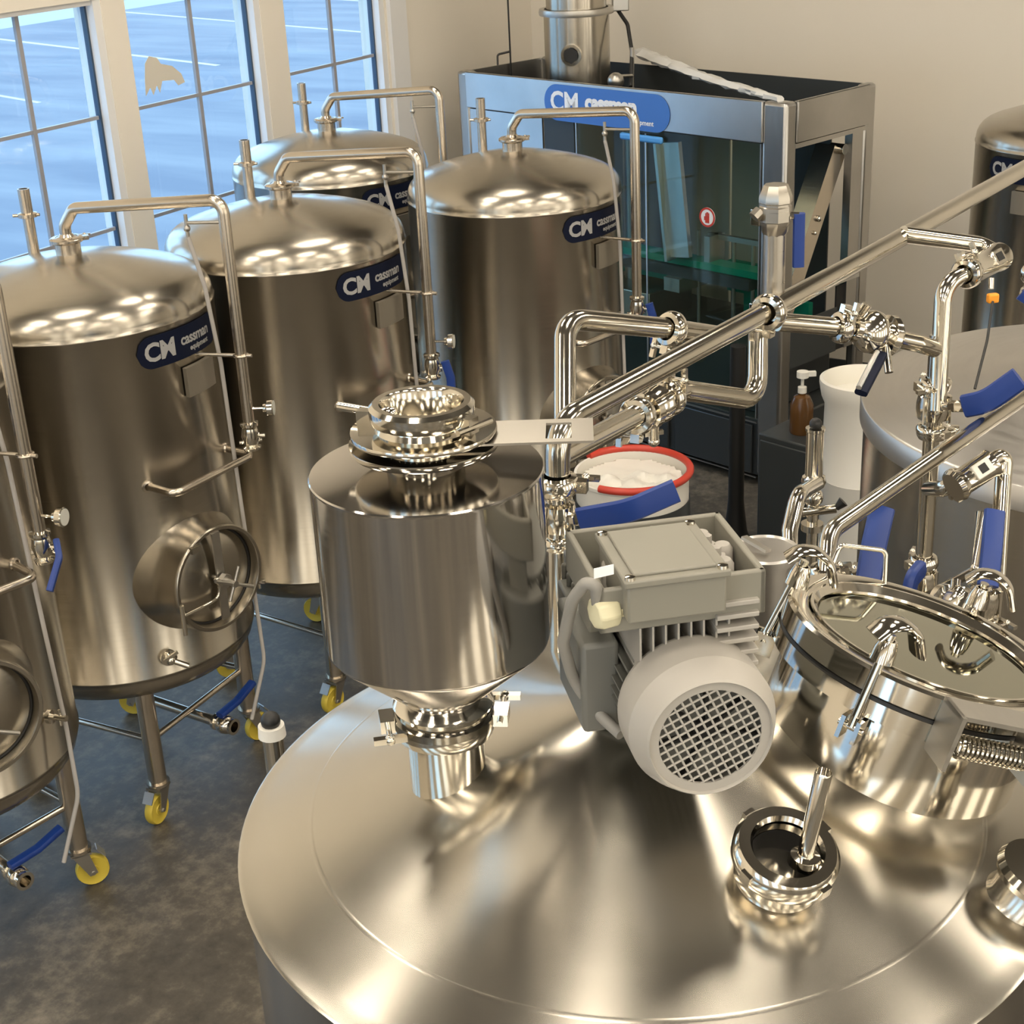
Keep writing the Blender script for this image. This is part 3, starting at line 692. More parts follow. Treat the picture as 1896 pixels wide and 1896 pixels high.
MB().lathe([(.050,2.803),(.050,2.828),(.092,2.829),(.094,2.832),(.094,2.838),(.045,2.838)], HM, 64).build('neck', M['pol'], hop)
gate = MB(); GX = R(-3)
gm = Matrix.Translation((HX,HY,2.8435)) @ Matrix.Rotation(GX,4,'Z')
a, b_, hh = .207, .165, .013
for (x0,x1,y0,y1) in ((-.03,.152,-.040,.040),(.184,.211,-.040,.040),(.152,.184,-.040,-.028),(.152,.184,.026,.040)): gate.box(x0,x1,y0,y1,-.0015,.0015,gm)
gate.build('slide_gate', M['brush'], hop)
MB().lathe([(.046,2.848),(.091,2.848),(.092,2.851),(.091,2.854),(.060,2.855),(.057,2.862),(.064,2.866),(.066,2.872),(.066,2.884),(.061,2.889),(.053,2.889),(.050,2.884),(.050,2.80)], HM, 64).build('inlet_ring', M['pol'], hop)
MB().lathe([(0,2.845),(.05,2.845),(.05,2.8465),(0,2.8465)], HM, 40).build('gate_blade', M['dull'], hop)
c = MB(); p0 = P(722,768,1.93); d = Vector((-1,.25,0)).normalized(); p1 = P(628,752,1.97)
c.tube([Vector((HX-.058,HY+.03,2.875)), p0.lerp(p1,.25), p1], .006, .02, 10); c.ball(p0, .011, 10); c.box(-.012,.012,-.008,.008,-.012,.012, align(P(680,775,1.94), (0,0,1), d)); c.ball(P(698,752,1.95), .009, 10)
c.build('clamp_lever', M['pol'], hop)
c = MB(); c.box(-.012,.012,-.009,.009,-.008,.012, align((HX+.055,HY-.045,2.870), (0,0,1), (1,-.8,0))); c.cyl((HX+.045,HY-.07,2.87),(HX+.085,HY-.03,2.87),.004,seg=8); c.build('clamp_bolt', M['pol'], hop)

# ---- agitator gear motor on the apex
MO = Vector((.163, 1.84, 0)); e1 = Vector((.17,-.985,0)).normalized(); e2 = Vector((.985,.17,0)).normalized()
mot = thing('gear_motor', 'light grey agitator motor with a meshed round fan cover on the vessel top', 'motor', (MO.x, MO.y, 2.43))
EM = Matrix((e2, e1*-1, Vector((0,0,1)))).transposed().to_4x4(); EM.translation = MO      # x=e2, y=-e1
def mbx(mb, a0,a1,b0,b1,z0,z1): mb.box(b0,b1,-a1,-a0,z0,z1,EM); return mb    # a along e1, b along e2
AX = align(MO+Vector((0,0,2.555)), e1, (0,0,1))
fc = MB(); fc.lathe([(.080,.222),(.0885,.228),(.090,.234),(.090,.285),(.086,.297),(.077,.317),(.0745,.320),(.0735,.318),(.0725,.312)], AX, 64)
fc.build('fan_cover', M['grey'], mot, ang=14)
# mesh grille
gr = MB()
Rg = .073
for k in range(-6, 7):
    off = k*.0105; hl = sqrt(max(0, Rg*Rg-off*off))
    if hl < .01: continue
    for rot in (.42, .42+pi/2):
        D = Vector((cos(rot), sin(rot), 0)); Nn = Vector((-sin(rot), cos(rot), 0))
        p, q = Nn*off-D*hl, Nn*off+D*hl
        gr.tube([AX @ (p+Vector((0,0,.3135))), AX @ (q+Vector((0,0,.3135)))], .0015, 0, 6)
for rr in (.0,): pass
gr.lathe([(.062,.3125),(.0735,.3125),(.0735,.3155),(.062,.3155)], AX, 56)
gr.build('fan_grille', M['grey'], mot)
MB().lathe([(.0,.293),(.03,.295),(.03,.29),(.0735,.29),(.0735,.286),(0,.286)], AX, 40).build('fan_backing', M['greyd'], mot)
bl = MB()
for k in range(7):
    a = 2*pi*k/7; bl.box(.012,.066,-.002,.002,.292,.302, AX @ Matrix.Rotation(a,4,'Z'))
bl.lathe([(0,.3),(.016,.3),(.016,.29),(0,.29)], AX, 16); bl.build('fan', M['black'], mot)
bd = MB(); bd.lathe([(0,.01),(.070,.01),(.070,.212),(0,.212)], AX, 48)
for k in range(36):
    a = 2*pi*k/36
    bd.box(.068,.082,-.0012,.0012,.07,.21, AX @ Matrix.Rotation(a,4,'Z'))
bd.build('motor_body', M['greyd'], mot)
gb = MB(); mbx(gb,-.09,.08,-.082,.075,2.46,2.625); mbx(gb,-.05,.05,-.1,-.08,2.48,2.60)
for k in range(5): mbx(gb,-.06+k*.03,-.052+k*.03,-.092,-.08,2.47,2.62)
gb.lathe([(0,2.42),(.085,2.42),(.085,2.437),(.06,2.45),(.06,2.47),(0,2.47)], Matrix.Translation((MO.x,MO.y,0)), 40)
gb.build('gearbox', M['greyd'], mot, bevel=.006)
bt = MB()
for k in range(6): a = R(30+60*k); bt.hexn((MO.x+.074*cos(a),MO.y+.074*sin(a),2.437),(MO.x+.074*cos(a),MO.y+.074*sin(a),2.446),.007)
bt.build('flange_bolts', M['pol'], mot)
# round cable guard ring left of the gearbox
hd = MB(); mbx(hd,.03,.17,-.118,-.070,2.49,2.615); hd.lathe([(0,0),(.03,0),(.028,.012),(0,.012)], align(MO+e1*.12-e2*.05+Vector((0,0,2.62)), (0,0,1)), 20)
hd.build('gear_housing', M['greyd'], mot, bevel=.012)
# open rectangular frame tray
fr = MB(); a0,a1,b0,b1,z0,z1,w = .06,.238,-.110,.092,2.61,2.722,.009
for (p,q,r_,s_) in ((a0,a0+w,b0,b1),(a1-w,a1,b0,b1),(a0,a1,b0,b0+w),(a0,a1,b1-w,b1)): mbx(fr,p,q,r_,s_,z0+.055,z1)
mbx(fr,a0+.02,a1-.1,b0+.01,b1-.01,z0,z0+.06)
fr.build('frame_tray', M['greylid'], mot, bevel=.0025)
mm2 = MB(); mc0 = MO+e1*.148-e2*.002
mm2.lathe([(0,2.66),(.074,2.66),(.076,2.70),(.070,2.712),(0,2.716)], Matrix.Translation((mc0.x,mc0.y,0)), 40)
for k in range(10):
    a = 2*pi*k/10+.2; q = mc0+Vector((.070*cos(a), .070*sin(a), 0)); mm2.lathe([(0,2.67),(.014,2.67),(.013,2.712),(.009,2.718),(.0,2.718)], Matrix.Translation(q), 16)
    q2 = mc0+Vector((.058*cos(a+.3), .058*sin(a+.3), 0)); mm2.lathe([(0,2.70),(.007,2.70),(.007,2.724),(0,2.726)], Matrix.Translation(q2), 6)
mm2.build('cast_housing', M['grey'], mot)
fn = MB()
for k in range(6): mbx(fn,.205,.245,.030,.082,2.600+k*.0165,2.606+k*.0165)
fn.build('cooling_fins', M['grey'], mot, bevel=.001)
f2 = MB()
for k in range(8): mbx(f2,.11,.236,-.062+k*.0155,-.0595+k*.0155,2.60,2.667)
f2.build('top_fins', M['grey'], mot)
tbx = MB(); mbx(tbx,.125,.262,-.082,.036,2.686,2.734); mbx(tbx,.14,.195,-.05,.01,2.62,2.69)
to = tbx.build('terminal_box', M['greylid'], mot, bevel=.003)
ld = MB(); mbx(ld,.121,.266,-.086,.040,2.733,2.742); mbx(ld,.132,.254,-.073,.026,2.741,2.746)
ld.build('box_lid', M['greylid'], to, bevel=.002)
for (aa,bb) in ((.258,-.078),(.258,.032),(.129,-.078),(.129,.032)):
    q = MO+e1*aa+e2*bb+Vector((0,0,2.742)); MB().lathe([(0,.0),(.0065,0),(.006,.004),(0,.005)], Matrix.Translation(q), 14).build('lid_screw', M['pol'], to)
gl = MB(); gq = MO+e1*.225-e2*.078+Vector((0,0,2.690)); gl.cyl(gq, gq-e2*.012, .014, seg=20); gl.lathe([(.0,.0),(.019,.0),(.021,.004),(.021,.022),(.018,.028),(0,.03)], align(gq-e2*.010, -e2+e1*.25), 8)
gl.build('cable_gland', M['gland'], to, bevel=.002)
lb2 = MB(); lb2.box(-.012,.012,-.0005,.0005,-.006,.006, align(P(1118,1058,1.70),(0,0,1),(1,.4,.6))); lb2.build('cable_tag', M['white'], to)
cd = MB(); cd.tube([gq-e2*.03+Vector((0,0,.0)), P(1100,1058,1.76), P(1060,1110,1.80), P(1042,1190,1.86), P(1062,1260,1.92), P(1105,1320,1.93), P(1150,1360,1.90)], .0075, .06, 14)
cd.build('power_cable', M['hose'], mot)

# ================================================================ hot liquor tank right behind
HL = thing('hot_liquor_tank', 'wide cylindrical steel tank with a shallow smooth lid, behind the manway pipes', 'tank', (1.735, 3.99, 0))
LM = Matrix.Translation((1.735,3.99,0)); zr = 2.02; rr = .742
MB().lathe([(0,.1),(rr-.012,.1),(rr-.012,zr-.07),(rr-.008,zr-.065)], LM, 128).build('tank_wall', M['tank'], HL)
MB().lathe([(rr-.012,zr-.072),(rr,zr-.068),(rr,zr-.003),(rr-.003,zr),(rr-.01,zr+.002),(rr*.7,zr+.05),(rr*.35,zr+.10),(.1,zr+.125),(0,zr+.127)], LM, 128).build('tank_lid', M['hot'], HL, ang=50)
for a in (30,120,210,300): MB().cyl((1.735+.6*cos(R(a)),3.99+.6*sin(R(a)),0),(1.735+.6*cos(R(a)),3.99+.6*sin(R(a)),.12),.04).build('leg', M['dull'], HL)

# ================================================================ process pipework
PR = .0195
av = Vector((.068, 2.185, 0)); ztop = 2.70
zA = cone_z(av.x, av.y)-.02
dg = [PZ(1045,790,ztop), PZ(1240,672,ztop), PZ(1690,420,ztop), PZ(1896,312,ztop), PZ(2060,230,ztop)]
ddir = (dg[3]-dg[0]).normalized()
aT = Vector((dg[0].x-.004, dg[0].y, 0))
pA = steel_pipe('long polished pipe rising from the vessel and running diagonally to the top right', [Vector((.070,2.19,zA)), Vector((.074,2.20,ztop)), dg[0]+ddir*1.0, dg[3]+ddir*.4], .0195, .055,
    [(Vector((.0715,2.192,2.605)),(0,0,1),(1,-.3,0)), (dg[0]+ddir*.68, ddir, (0,0,-1))])
PA = lambda f: Vector((.074,2.20,ztop))+(dg[3]+ddir*.4-Vector((.074,2.20,ztop))).normalized()*f
vv = Vector((.071,2.192,0)); zV = zat(vv.x, vv.y, 955)
ball_valve('ball valve with a long blue handle between hopper and motor', (vv.x,vv.y,zV), (0,0,1), .017, [P(1072,962,2.36), P(1165,946,2.33), P(1252,908,2.33)], .019, (0,0,1), length=.085, hth=.006)
c = MB(); zf = zat(vv.x,vv.y,1210)
# second run under the diagonal
pB0 = Vector((.078,2.20,2.60)); pB1 = P(1195,762,2.72); pB2 = P(1250,728,2.80); pB3 = P(1405,742,2.95); pB4 = PA(1.0)
pB4 = PZ(1405,600,2.70)
pB = steel_pipe('short polished pipe looping below the diagonal pipe to an elbow', [P(1036,845,2.45), P(1192,762,2.74), P(1262,722,2.84), P(1402,742,2.98), P(1404,596,3.0)], .0195, .05,
    [(P(1180,770,2.72), P(1192,762,2.74)-P(1068,828,2.48), (0,0,-1)), (P(1238,736,2.81), P(1262,722,2.84)-P(1192,762,2.74), (0,0,1))])
ck = thing('check_valve', 'shiny round check valve under the diagonal pipe above the red rimmed drum', 'valve', P(1212,752,2.77))
a_ = P(1192,764,2.745); b2 = P(1236,738,2.80)
q = MB(); q.lathe([(.02,0),(.034,.004),(.036,.018),(.030,.024),(.034,.034),(.036,.05),(.026,.06),(.02,.062)], align(a_, b2-a_), 32); q.build('body', M['pol'], ck)
q = MB(); q.cyl(a_.lerp(b2,.4)-Vector((0,0,.03)), a_.lerp(b2,.4)-Vector((0,0,.062)), .010, seg=14); q.ball(a_.lerp(b2,.4)-Vector((0,0,.066)), .011, 12); q.box(-.018,.018,-.004,.004,-.004,.004, align(a_.lerp(b2,.4)-Vector((0,0,.05)), (0,0,1), (1,.3,0))); q.build('drain_cock', M['pol'], ck)
# upper left loop
pC = steel_pipe('pale polished pipe with a top elbow left of the diagonal pipe', [P(1046,860,2.62), P(1046,590,2.72), P(1235,608,2.88), P(1330,622,2.98)], .0195, .055, [(P(1243,610,2.885), P(1330,622,2.98)-P(1235,608,2.88), (0,0,-1))])
# right hand branch with sight glass
br0 = PZ(1690,440,2.70)
pD = steel_pipe('branch pipe turning back from the diagonal pipe at the top right', [P(1672,434,3.28), P(1882,462,3.42), P(1800,500,3.24), P(1748,528,3.2), P(1735,760,3.24)], .0185, .05, [(P(1790,506,3.23), P(1882,462,3.42)-P(1800,500,3.24), (-.5,0,.8))])
sg = thing('sight_glass_housing', 'steel sight glass housing with a small square window, upper right', 'sight glass', P(1830,485,3.29))
a_ = P(1790,506,3.235); b2 = P(1868,466,3.37)
MB().lathe([(.0,0),(.030,0),(.033,.008),(.030,.016),(.0285,.02),(.0285,.13),(.031,.14),(.031,.155),(0,.155)], align(a_, b2-a_), 32).build('housing', M['pol'], sg)
mid = a_.lerp(b2,.50); vd = (Vector((0,0,CAMZ))-mid).normalized(); axd = (b2-a_).normalized(); vd = (vd-axd*vd.dot(axd)).normalized()
gmx = align(mid+vd*.029, vd, axd)
q = MB(); q.box(-.023,.023,-.016,.016,-.012,.002,gmx); q.build('window_bezel', M['pol'], sg, bevel=.002)
MB().box(-.013,.013,-.009,.009,.002,.003,gmx).build('window_pane', M['darkin'], sg)
q = MB(); tp = P(1835,535,3.22); q.cyl(P(1836,515,3.22), tp, .006, seg=10); q.build('tap', M['pol'], sg)
q = MB(); q.box(-.012,.012,-.008,.008,-.010,.010, align(P(1838,552,3.21),(0,0,1),(1,.2,.5))); q.build('tap_knob', M['orange'], sg, bevel=.004)
ball_valve('blue-handled valve cut off by the right picture edge beside the orange knob', P(1925,520,3.4), (0,1,.1), .017, [P(1890,543,3.3), P(1915,560,3.3), P(1935,570,3.3)], .015)
wr = thing('black_cable', 'thin black cable hanging from the orange knob to the pipe joint', 'cable', P(1838,560,3.2))
MB().tube([P(1838,558,3.205), P(1828,630,3.19), P(1805,720,3.16)], .003, .1, 8).build('cable', M['black'], wr)
# central riser
rx = P(1735,700,3.24); zc = rx.z
rs = P(1727,960,3.2); 
riser_x, riser_y = .905, 3.07
def onr(y): return Vector((riser_x, riser_y, zat(riser_x, riser_y, y)))
pR = steel_pipe('vertical riser pipe in the middle of the right hand pipework', [onr(700), Vector((riser_x,riser_y,.02))], .0185, 0, [(onr(712),(0,0,1),(-1,-.2,0)), (onr(800),(0,0,1),(1,-.2,0)), (onr(1040),(0,0,1),(-1,-.4,0))])
ball_valve('ball valve on the riser with a broad bright blue handle pointing right', onr(752), (0,0,1), .021, [P(1786,752,3.14), P(1826,744,3.10), P(1888,700,3.06)], .024, (0,0,1), length=.10, hth=.010)
ball_valve('cluster valve behind the manway lid with a small rounded blue handle', onr(1072), (0,0,1), .019, [P(1705,1052,3.05), P(1688,1072,3.02), P(1684,1092,3.02)], .018, (0,0,1), length=.09, hth=.012)
# cross line between bypass and riser
cr0, cr1 = P(1462,592,3.12), onr(640)+Vector((0,0,0))
pX = steel_pipe('horizontal pipe crossing from the diagonal pipe to the riser', [P(1440,596,3.02), P(1560,606,3.08), P(1700,636,3.18), onr(648)], .0185, .05, [(P(1558,606,3.08), P(1600,612,3.1)-P(1500,600,3.05), (0,0,1))])
rtop = steel_pipe('short vertical pipe joining the sight glass elbow to the riser', [P(1738,620,3.22), onr(716)], .0187, 0)
cv = thing('butterfly_valve', 'fat round steel valve body above the white bin', 'valve', P(1620,612,3.12))
a_ = P(1572,604,3.09); b2 = P(1690,634,3.17)
q = MB(); q.lathe([(.018,0),(.030,.004),(.030,.016),(.022,.022),(.036,.034),(.044,.05),(.044,.066),(.036,.078),(.024,.086),(.042,.094),(.044,.106),(.034,.118),(.022,.126),(.018,.13)], align(a_, b2-a_), 32); q.build('body', M['pol'], cv)
q = MB(); q.cyl(P(1585,585,3.08), P(1602,562,3.06), .006, seg=10); q.cyl(P(1592,590,3.08), P(1610,566,3.06), .005, seg=10); q.build('clamp_bolt', M['pol'], cv)
q = MB(); q.cyl(P(1640,640,3.12), P(1646,690,3.11), .009, seg=12); q.build('drain_cock', M['pol'], cv)
q = MB(); q.tube([P(1632,655,3.10), P(1594,728,3.02)], .013, 0, 12, ry=.007, up=(1,0,0), sq=True); q.build('handle_sleeve', M['navy'], cv)
q = MB(); q.tube([P(1624,652,3.095), P(1590,718,3.015)], .006, 0, 8); q.build('lever', M['sheet'], cv)
# second diagonal, lower right
zE = 2.37
pE = steel_pipe('lower diagonal pipe running from the manway to the right picture edge', [P(1527,1085,2.72), P(1535,985,2.76), PZ(1735,845,zE+.02), PZ(1896,735,zE+.02), PZ(2050,630,zE+.02)], .0165, .06, [(P(1527,1062,2.73),(0,0,1),(1,0,0))])
pF = steel_pipe('pipe elbow dropping down beside the riser at the right', [onr(905)+Vector((.0,0,0)), P(1752,905,3.12), P(1862,838,3.15), P(1858,880,3.15), P(1846,1080,3.1)], .017, .035, [(P(1770,893,3.12), P(1862,838,3.15)-P(1752,905,3.12), (0,0,-1))])
s2 = thing('sight_glass_housing', 'steel sight glass housing with a pale bezel beside the riser, lower right', 'sight glass', P(1800,870,3.1))
a_ = P(1765,903,3.10); b2 = P(1850,848,3.13)
MB().lathe([(.0,0),(.030,0),(.034,.01),(.030,.02),(.028,.024),(.028,.09),(.031,.10),(.0,.11)], align(a_, b2-a_), 32).build('housing', M['pol'], s2)
mid = a_.lerp(b2,.52); vd = (Vector((0,0,CAMZ))-mid).normalized(); axd = (b2-a_).normalized(); vd = (vd-axd*vd.dot(axd)).normalized(); gmx = align(mid+vd*.028, vd, axd)
MB().box(-.022,.022,-.016,.016,-.012,.002,gmx).build('window_bezel', M['cream'], s2, bevel=.002)
MB().box(-.009,.009,-.009,.009,.002,.003,gmx).build('window_pane', M['darkin'], s2)
ball_valve('pump valve behind the manway lid with a tall blue handle leaning right', P(1600,1110,3.0), (0,0,1), .018, [P(1606,1085,2.9), P(1618,1010,2.92), P(1634,940,2.95)], .024, (1,0,0), hth=.009)
ball_valve('valve near the right edge with a tall upright blue handle', P(1824,1110,2.98), (0,0,1), .018, [P(1829,1085,2.9), P(1836,1020,2.92), P(1842,946,2.95)], .020, (1,0,0), hth=.009)
steel_pipe('thin pipe under the tall leaning blue handle', [P(1600,1100,3.0), Vector((P(1600,1100,3.0).x, P(1600,1100,3.0).y, .02))], .016, 0)
steel_pipe('thin pipe under the tall upright blue handle near the right edge', [P(1824,1100,2.98), Vector((P(1824,1100,2.98).x, P(1824,1100,2.98).y, .02))], .016, 0)
steel_pipe('slanting pipe between riser and the upright blue handle', [onr(1110), P(1808,1055,3.0), P(1815,950,3.05)], .010, 0)
# union cluster beside the riser foot
uc = thing('pipe_union', 'cluster of shiny couplings at the riser foot behind the lid', 'fitting', P(1775,1120,2.85))
q = MB(); cA = P(1740,1110,2.9); cB = P(1800,1125,2.82); q.lathe([(0,0),(.02,0),(.032,.006),(.032,.02),(.022,.026),(.022,.04),(.034,.046),(.034,.062),(.02,.07),(0,.07)], align(cA, cB-cA), 24); q.ball(P(1772,1105,2.85), .022, 14); q.cyl(P(1765,1120,2.84), P(1770,1075,2.86), .010, seg=10); q.cyl(P(1790,1100,2.84), P(1765,1150,2.82), .009, seg=10); q.build('coupling', M['pol'], uc)
q = MB(); q.tube([cA, Vector((cA.x, cA.y, .02))], .018, 0, 12); q.build('support_pipe', M['pipe'], uc)

# post with brass-like union valve in front of the machine
pt = PZ(1432,556,2.70); ptx, pty = pt.x, pt.y
zt = zat(ptx, pty, 385)
uv = thing('union_valve', 'satin steel union valve on an upright stub before the machine', 'valve', (ptx,pty,2.70))
q = MB(); q.lathe([(0,0),(.0205,0),(.0205,.13),(0,.13)], Matrix.Translation((ptx,pty,2.70)), 24); q.build('stub', M['brush'], uv)
hh = zt-2.70
q = MB(); q.lathe([(.0205,.125),(.024,.13),(.027,.15),(.030,.152),(.030,.178),(.028,.18),(.028,.184),(.031,.186),(.031,.196),(.024,.214),(.022,.218),(0,.218)], Matrix.Translation((ptx,pty,2.70)), 8); q.cyl((ptx-.028,pty,2.87),(ptx-.04,pty-.005,2.86),.012,seg=8); q.build('body', M['brush'], uv)
q = MB(); hp = Vector((ptx+.042, pty-.01, 0)); q.tube([Vector((hp.x,hp.y,2.865)), Vector((hp.x+.001,hp.y,2.765))], .011, 0, 12, ry=.008, up=(1,0,0), sq=True); q.build('handle_sleeve', M['blue'], uv)
q = MB(); q.cyl((ptx,pty,2.862), (hp.x,hp.y,2.86), .007, seg=8); q.build('stem', M['pol'], uv)

# relief valve tower left of the lower diagonal
tx_, ty_ = .637, 2.986
def ont(y): return Vector((tx_, ty_, zat(tx_, ty_, y)))
rv = thing('relief_valve', 'upright relief valve cylinder topped by a black knob', 'valve', ont(1100))
q = MB(); z0 = ont(892).z; z1 = ont(792).z; q.lathe([(0,z0-.01),(.022,z0-.01),(.026,z0),(.024,z0+.012),(.0185,z0+.016),(.0185,z1-.008),(.0205,z1-.006),(.0205,z1),(.012,z1),(0,z1-.004)], Matrix.Translation((tx_,ty_,0)), 24); q.build('valve_cylinder', M['pol'], rv)
MB().ball((tx_,ty_,z1+.008), .0135, 16).build('knob', M['black'], rv)
q = MB(); q.tube([(tx_,ty_,z0),(tx_,ty_,.02)], .012, 0, 12); q.ball((tx_,ty_,z0-.035), .022, 12); q.cyl((tx_-.03,ty_,z0-.07),(tx_+.045,ty_-.02,z0-.055), .010, seg=10); q.lathe([(0,z0-.11),(.024,z0-.11),(.024,z0-.095),(0,z0-.095)], Matrix.Translation((tx_,ty_,0)), 16); q.build('stand_pipe', M['pol'], rv)
q = MB(); q.cyl(Vector((tx_+.045,ty_-.02,z0-.055)), Vector((tx_+.06,ty_-.02,z0-.04)), .006, .012, seg=14); q.build('outlet_horn', M['black'], rv)
q = MB(); q.tube([Vector((tx_,ty_-.02,z0+.003)), P(1478,915,3.08), P(1462,985,3.04), P(1462,1090,3.0)], .0165, .06, 16); q.build('bent_outlet', M['pol'], rv)

# round canister with a flat lid, left of it
rc = P(1418, 1015, 2.95)
can = thing('filter_canister', 'squat round steel canister with a flat lid and bracket behind the motor', 'canister', (rc.x, rc.y, 0))
MB().lathe([(0,0),(.058,0),(.058,rc.z-.02),(.066,rc.z-.018),(.066,rc.z-.004),(.062,rc.z),(.058,rc.z-.004),(0,rc.z-.006)], Matrix.Translation((rc.x,rc.y,0)), 48).build('canister_body', M['hot'], can)
q = MB(); q.box(-.03,.03,-.009,.009,-.003,.003, align((rc.x-.02,rc.y-.005,rc.z+.012),(0.3,0,1),(1,-1,0))); q.build('bracket', M['dull'], can)
cap = MB(); cap.lathe([(0,rc.z-.01),(.010,rc.z-.01),(.011,rc.z+.05),(0,rc.z+.055)], Matrix.Translation((P(1425,1040,2.85)).xyz*Vector((1,1,0)).x if 0 else (rc.x+.0,rc.y-.03,0)), 16)
# chrome stub beside the vessel at the left
sx0 = P(503,1352,3.05); sxy = (sx0.x, sx0.y)
cs = thing('chrome_post', 'small chrome post with a black and white cap behind the vessel rim', 'post', (sxy[0], sxy[1], 0))
zt = sx0.z
MB().lathe([(0,0),(.021,0),(.021,zt-.01),(.025,zt-.008),(.025,zt)], Matrix.Translation((*sxy,0)), 20).build('post', M['pol'], cs)
MB().lathe([(.0,zt+.012),(.026,zt+.012),(.028,zt-.012),(.0,zt-.012)], Matrix.Translation((*sxy,0)), 20).build('collar', M['cream'], cs)
q = MB(); q.ball((*sxy, zt+.022), .020, 14); q.build('cap', M['black'], cs)

# ================================================================ bottling machine
FL = Vector((-.2098, 9.9919, 0)); FRc = Vector((1.5246, 8.1225, 0))
d1 = (FRc-FL).normalized(); d2 = Vector((-d1.y, d1.x, 0)); 
if d2.y < 0: d2 = -d2
LN = (FRc-FL).length; DP = .82; HT = CAMZ-1.326
BM = Matrix((d1, d2, Vector((0,0,1)))).transposed().to_4x4(); BM.translation = FL
mc_ = thing('bottling_machine', 'large steel bottling machine with glass doors against the back wall', 'machine', FL)
def mk(name, boxes, m, bevel=0, parent=None):
    mb = MB()
    for b in boxes: mb.box(*b, BM)
    return mb.build(name, M[m], parent or mc_, bevel, smooth=bool(bevel))
BH = .215
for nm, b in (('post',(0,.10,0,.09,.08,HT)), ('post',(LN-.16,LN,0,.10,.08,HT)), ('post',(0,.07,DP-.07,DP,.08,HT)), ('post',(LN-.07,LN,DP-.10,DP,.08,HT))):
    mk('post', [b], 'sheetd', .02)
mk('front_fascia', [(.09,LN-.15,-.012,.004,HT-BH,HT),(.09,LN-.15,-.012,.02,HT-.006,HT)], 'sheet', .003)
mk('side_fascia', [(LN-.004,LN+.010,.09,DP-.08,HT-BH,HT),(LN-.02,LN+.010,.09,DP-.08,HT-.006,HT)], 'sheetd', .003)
mk('rear_fascia', [(.06,LN-.06,DP-.012,DP,HT-BH,HT-.01)], 'dark')
mk('left_fascia', [(-.004,.01,.09,DP-.06,HT-BH,HT-.01)], 'sheetd')
mk('top_deck', [(.02,LN-.02,.02,DP-.02,HT-BH-.01,HT-BH+.01)], 'darkin')
mk('inner_lining', [(.1,LN-.12,.006,.012,HT-BH+.01,HT-.015),(LN-.02,LN-.006,.1,DP-.1,HT-BH+.01,HT-.02)], 'dark')
# base cabinet
mk('base_cabinet', [(.02,LN-.03,.03,DP-.02,.06,.41)], 'dark', .01)
mk('lower_chassis', [(.9,LN-.2,.10,DP-.06,.41,.80)], 'dark', .01)
mk('cabinet_door', [(.2,.95,.012,.03,.07,.37)], 'dark', .006); mk('cabinet_door', [(1.0,1.72,.012,.03,.07,.37)], 'dark', .006); mk('cabinet_door', [(1.77,LN-.2,.012,.03,.07,.37)], 'dark', .006)
mk('base_trim', [(.16,LN-.16,.006,.014,.39,.40),(.16,LN-.16,.006,.014,.055,.062)], 'sheetd')
mk('foot', [(.05,.11,.1,.16,0,.09)], 'black'); mk('foot', [(LN-.11,LN-.05,.1,.16,0,.09)], 'black'); mk('foot', [(.05,.11,DP-.16,DP-.1,0,.09)], 'black'); mk('foot', [(LN-.11,LN-.05,DP-.16,DP-.1,0,.09)], 'black')
# glass doors
gd = mk('glass_door', [(1.02,LN-.165,.010,.016,.42,HT-BH-.01)], 'mglass')
mk('door_handle', [(1.39,1.71,-.02,.005,HT-BH-.075,HT-BH-.035)], 'sky', .012, gd)
mk('door_edge', [(1.018,1.026,.006,.020,.42,HT-BH-.01)], 'sheet', 0, gd); mk('door_edge', [(LN-.172,LN-.164,.006,.020,.42,HT-BH-.01)], 'sheet', 0, gd)
mk('door_hinge', [(LN-.21,LN-.15,-.02,.008,HT-.66,HT-.57)], 'pol', .006, gd)
mk('door_hinge', [(LN-.21,LN-.15,-.02,.008,1.02,1.10)], 'pol', .006, gd)
mk('side_panel', [(.10,.74,.006,.02,.42,HT-BH-.01)], 'sheet'); mk('side_panel', [(.75,1.00,.012,.02,.42,HT-BH-.01)], 'dark')
mk('door_edge', [(1.565,1.575,.004,.010,.44,HT-BH-.03)], 'sheet', 0, gd)
M['backing'] = mat('painted_grey_backing', (.32,.31,.265), .6)
mk('rear_panel', [(.1,1.55,DP-.03,DP-.02,.74,HT-BH)], 'backing'); mk('rear_panel', [(1.57,1.95,DP-.03,DP-.02,.74,HT-BH)], 'backing')
mk('rear_panel', [(1.97,2.28,DP-.03,DP-.02,.74,HT-BH)], 'dark')
# hand warning sign on the glass
sgx = LN-.52; sgz = zat(*( (BM@Vector((LN-.52,0,0))).xy ), 402)
wm = BM @ align((sgx,-.002,sgz), (0,-1,0), (1,0,0))
ws = MB(); ws.lathe([(0,0),(.055,0),(.055,.003),(0,.003)], wm, 28); so = ws.build('warning_sign', M['white'], mc_)
ws = MB(); ws.lathe([(.044,.0045),(.055,.0045),(.055,.003),(.044,.003)], wm, 28)
def up3(x0,x1,y0,y1): ws.box(x0,x1,y0,y1,.003,.005, BM @ align((sgx,-.002,sgz),(0,-1,0),(1,0,0)))
up3(-.013,.015,-.032,.006)
for k,(a,b) in enumerate(((-.013,.022),(-.0055,.028),(.002,.029),(.0095,.024))): up3(a,a+.0055,.004,b)
up3(-.021,-.013,-.018,.004)
ws.build('hand_symbol', M['red'], so)
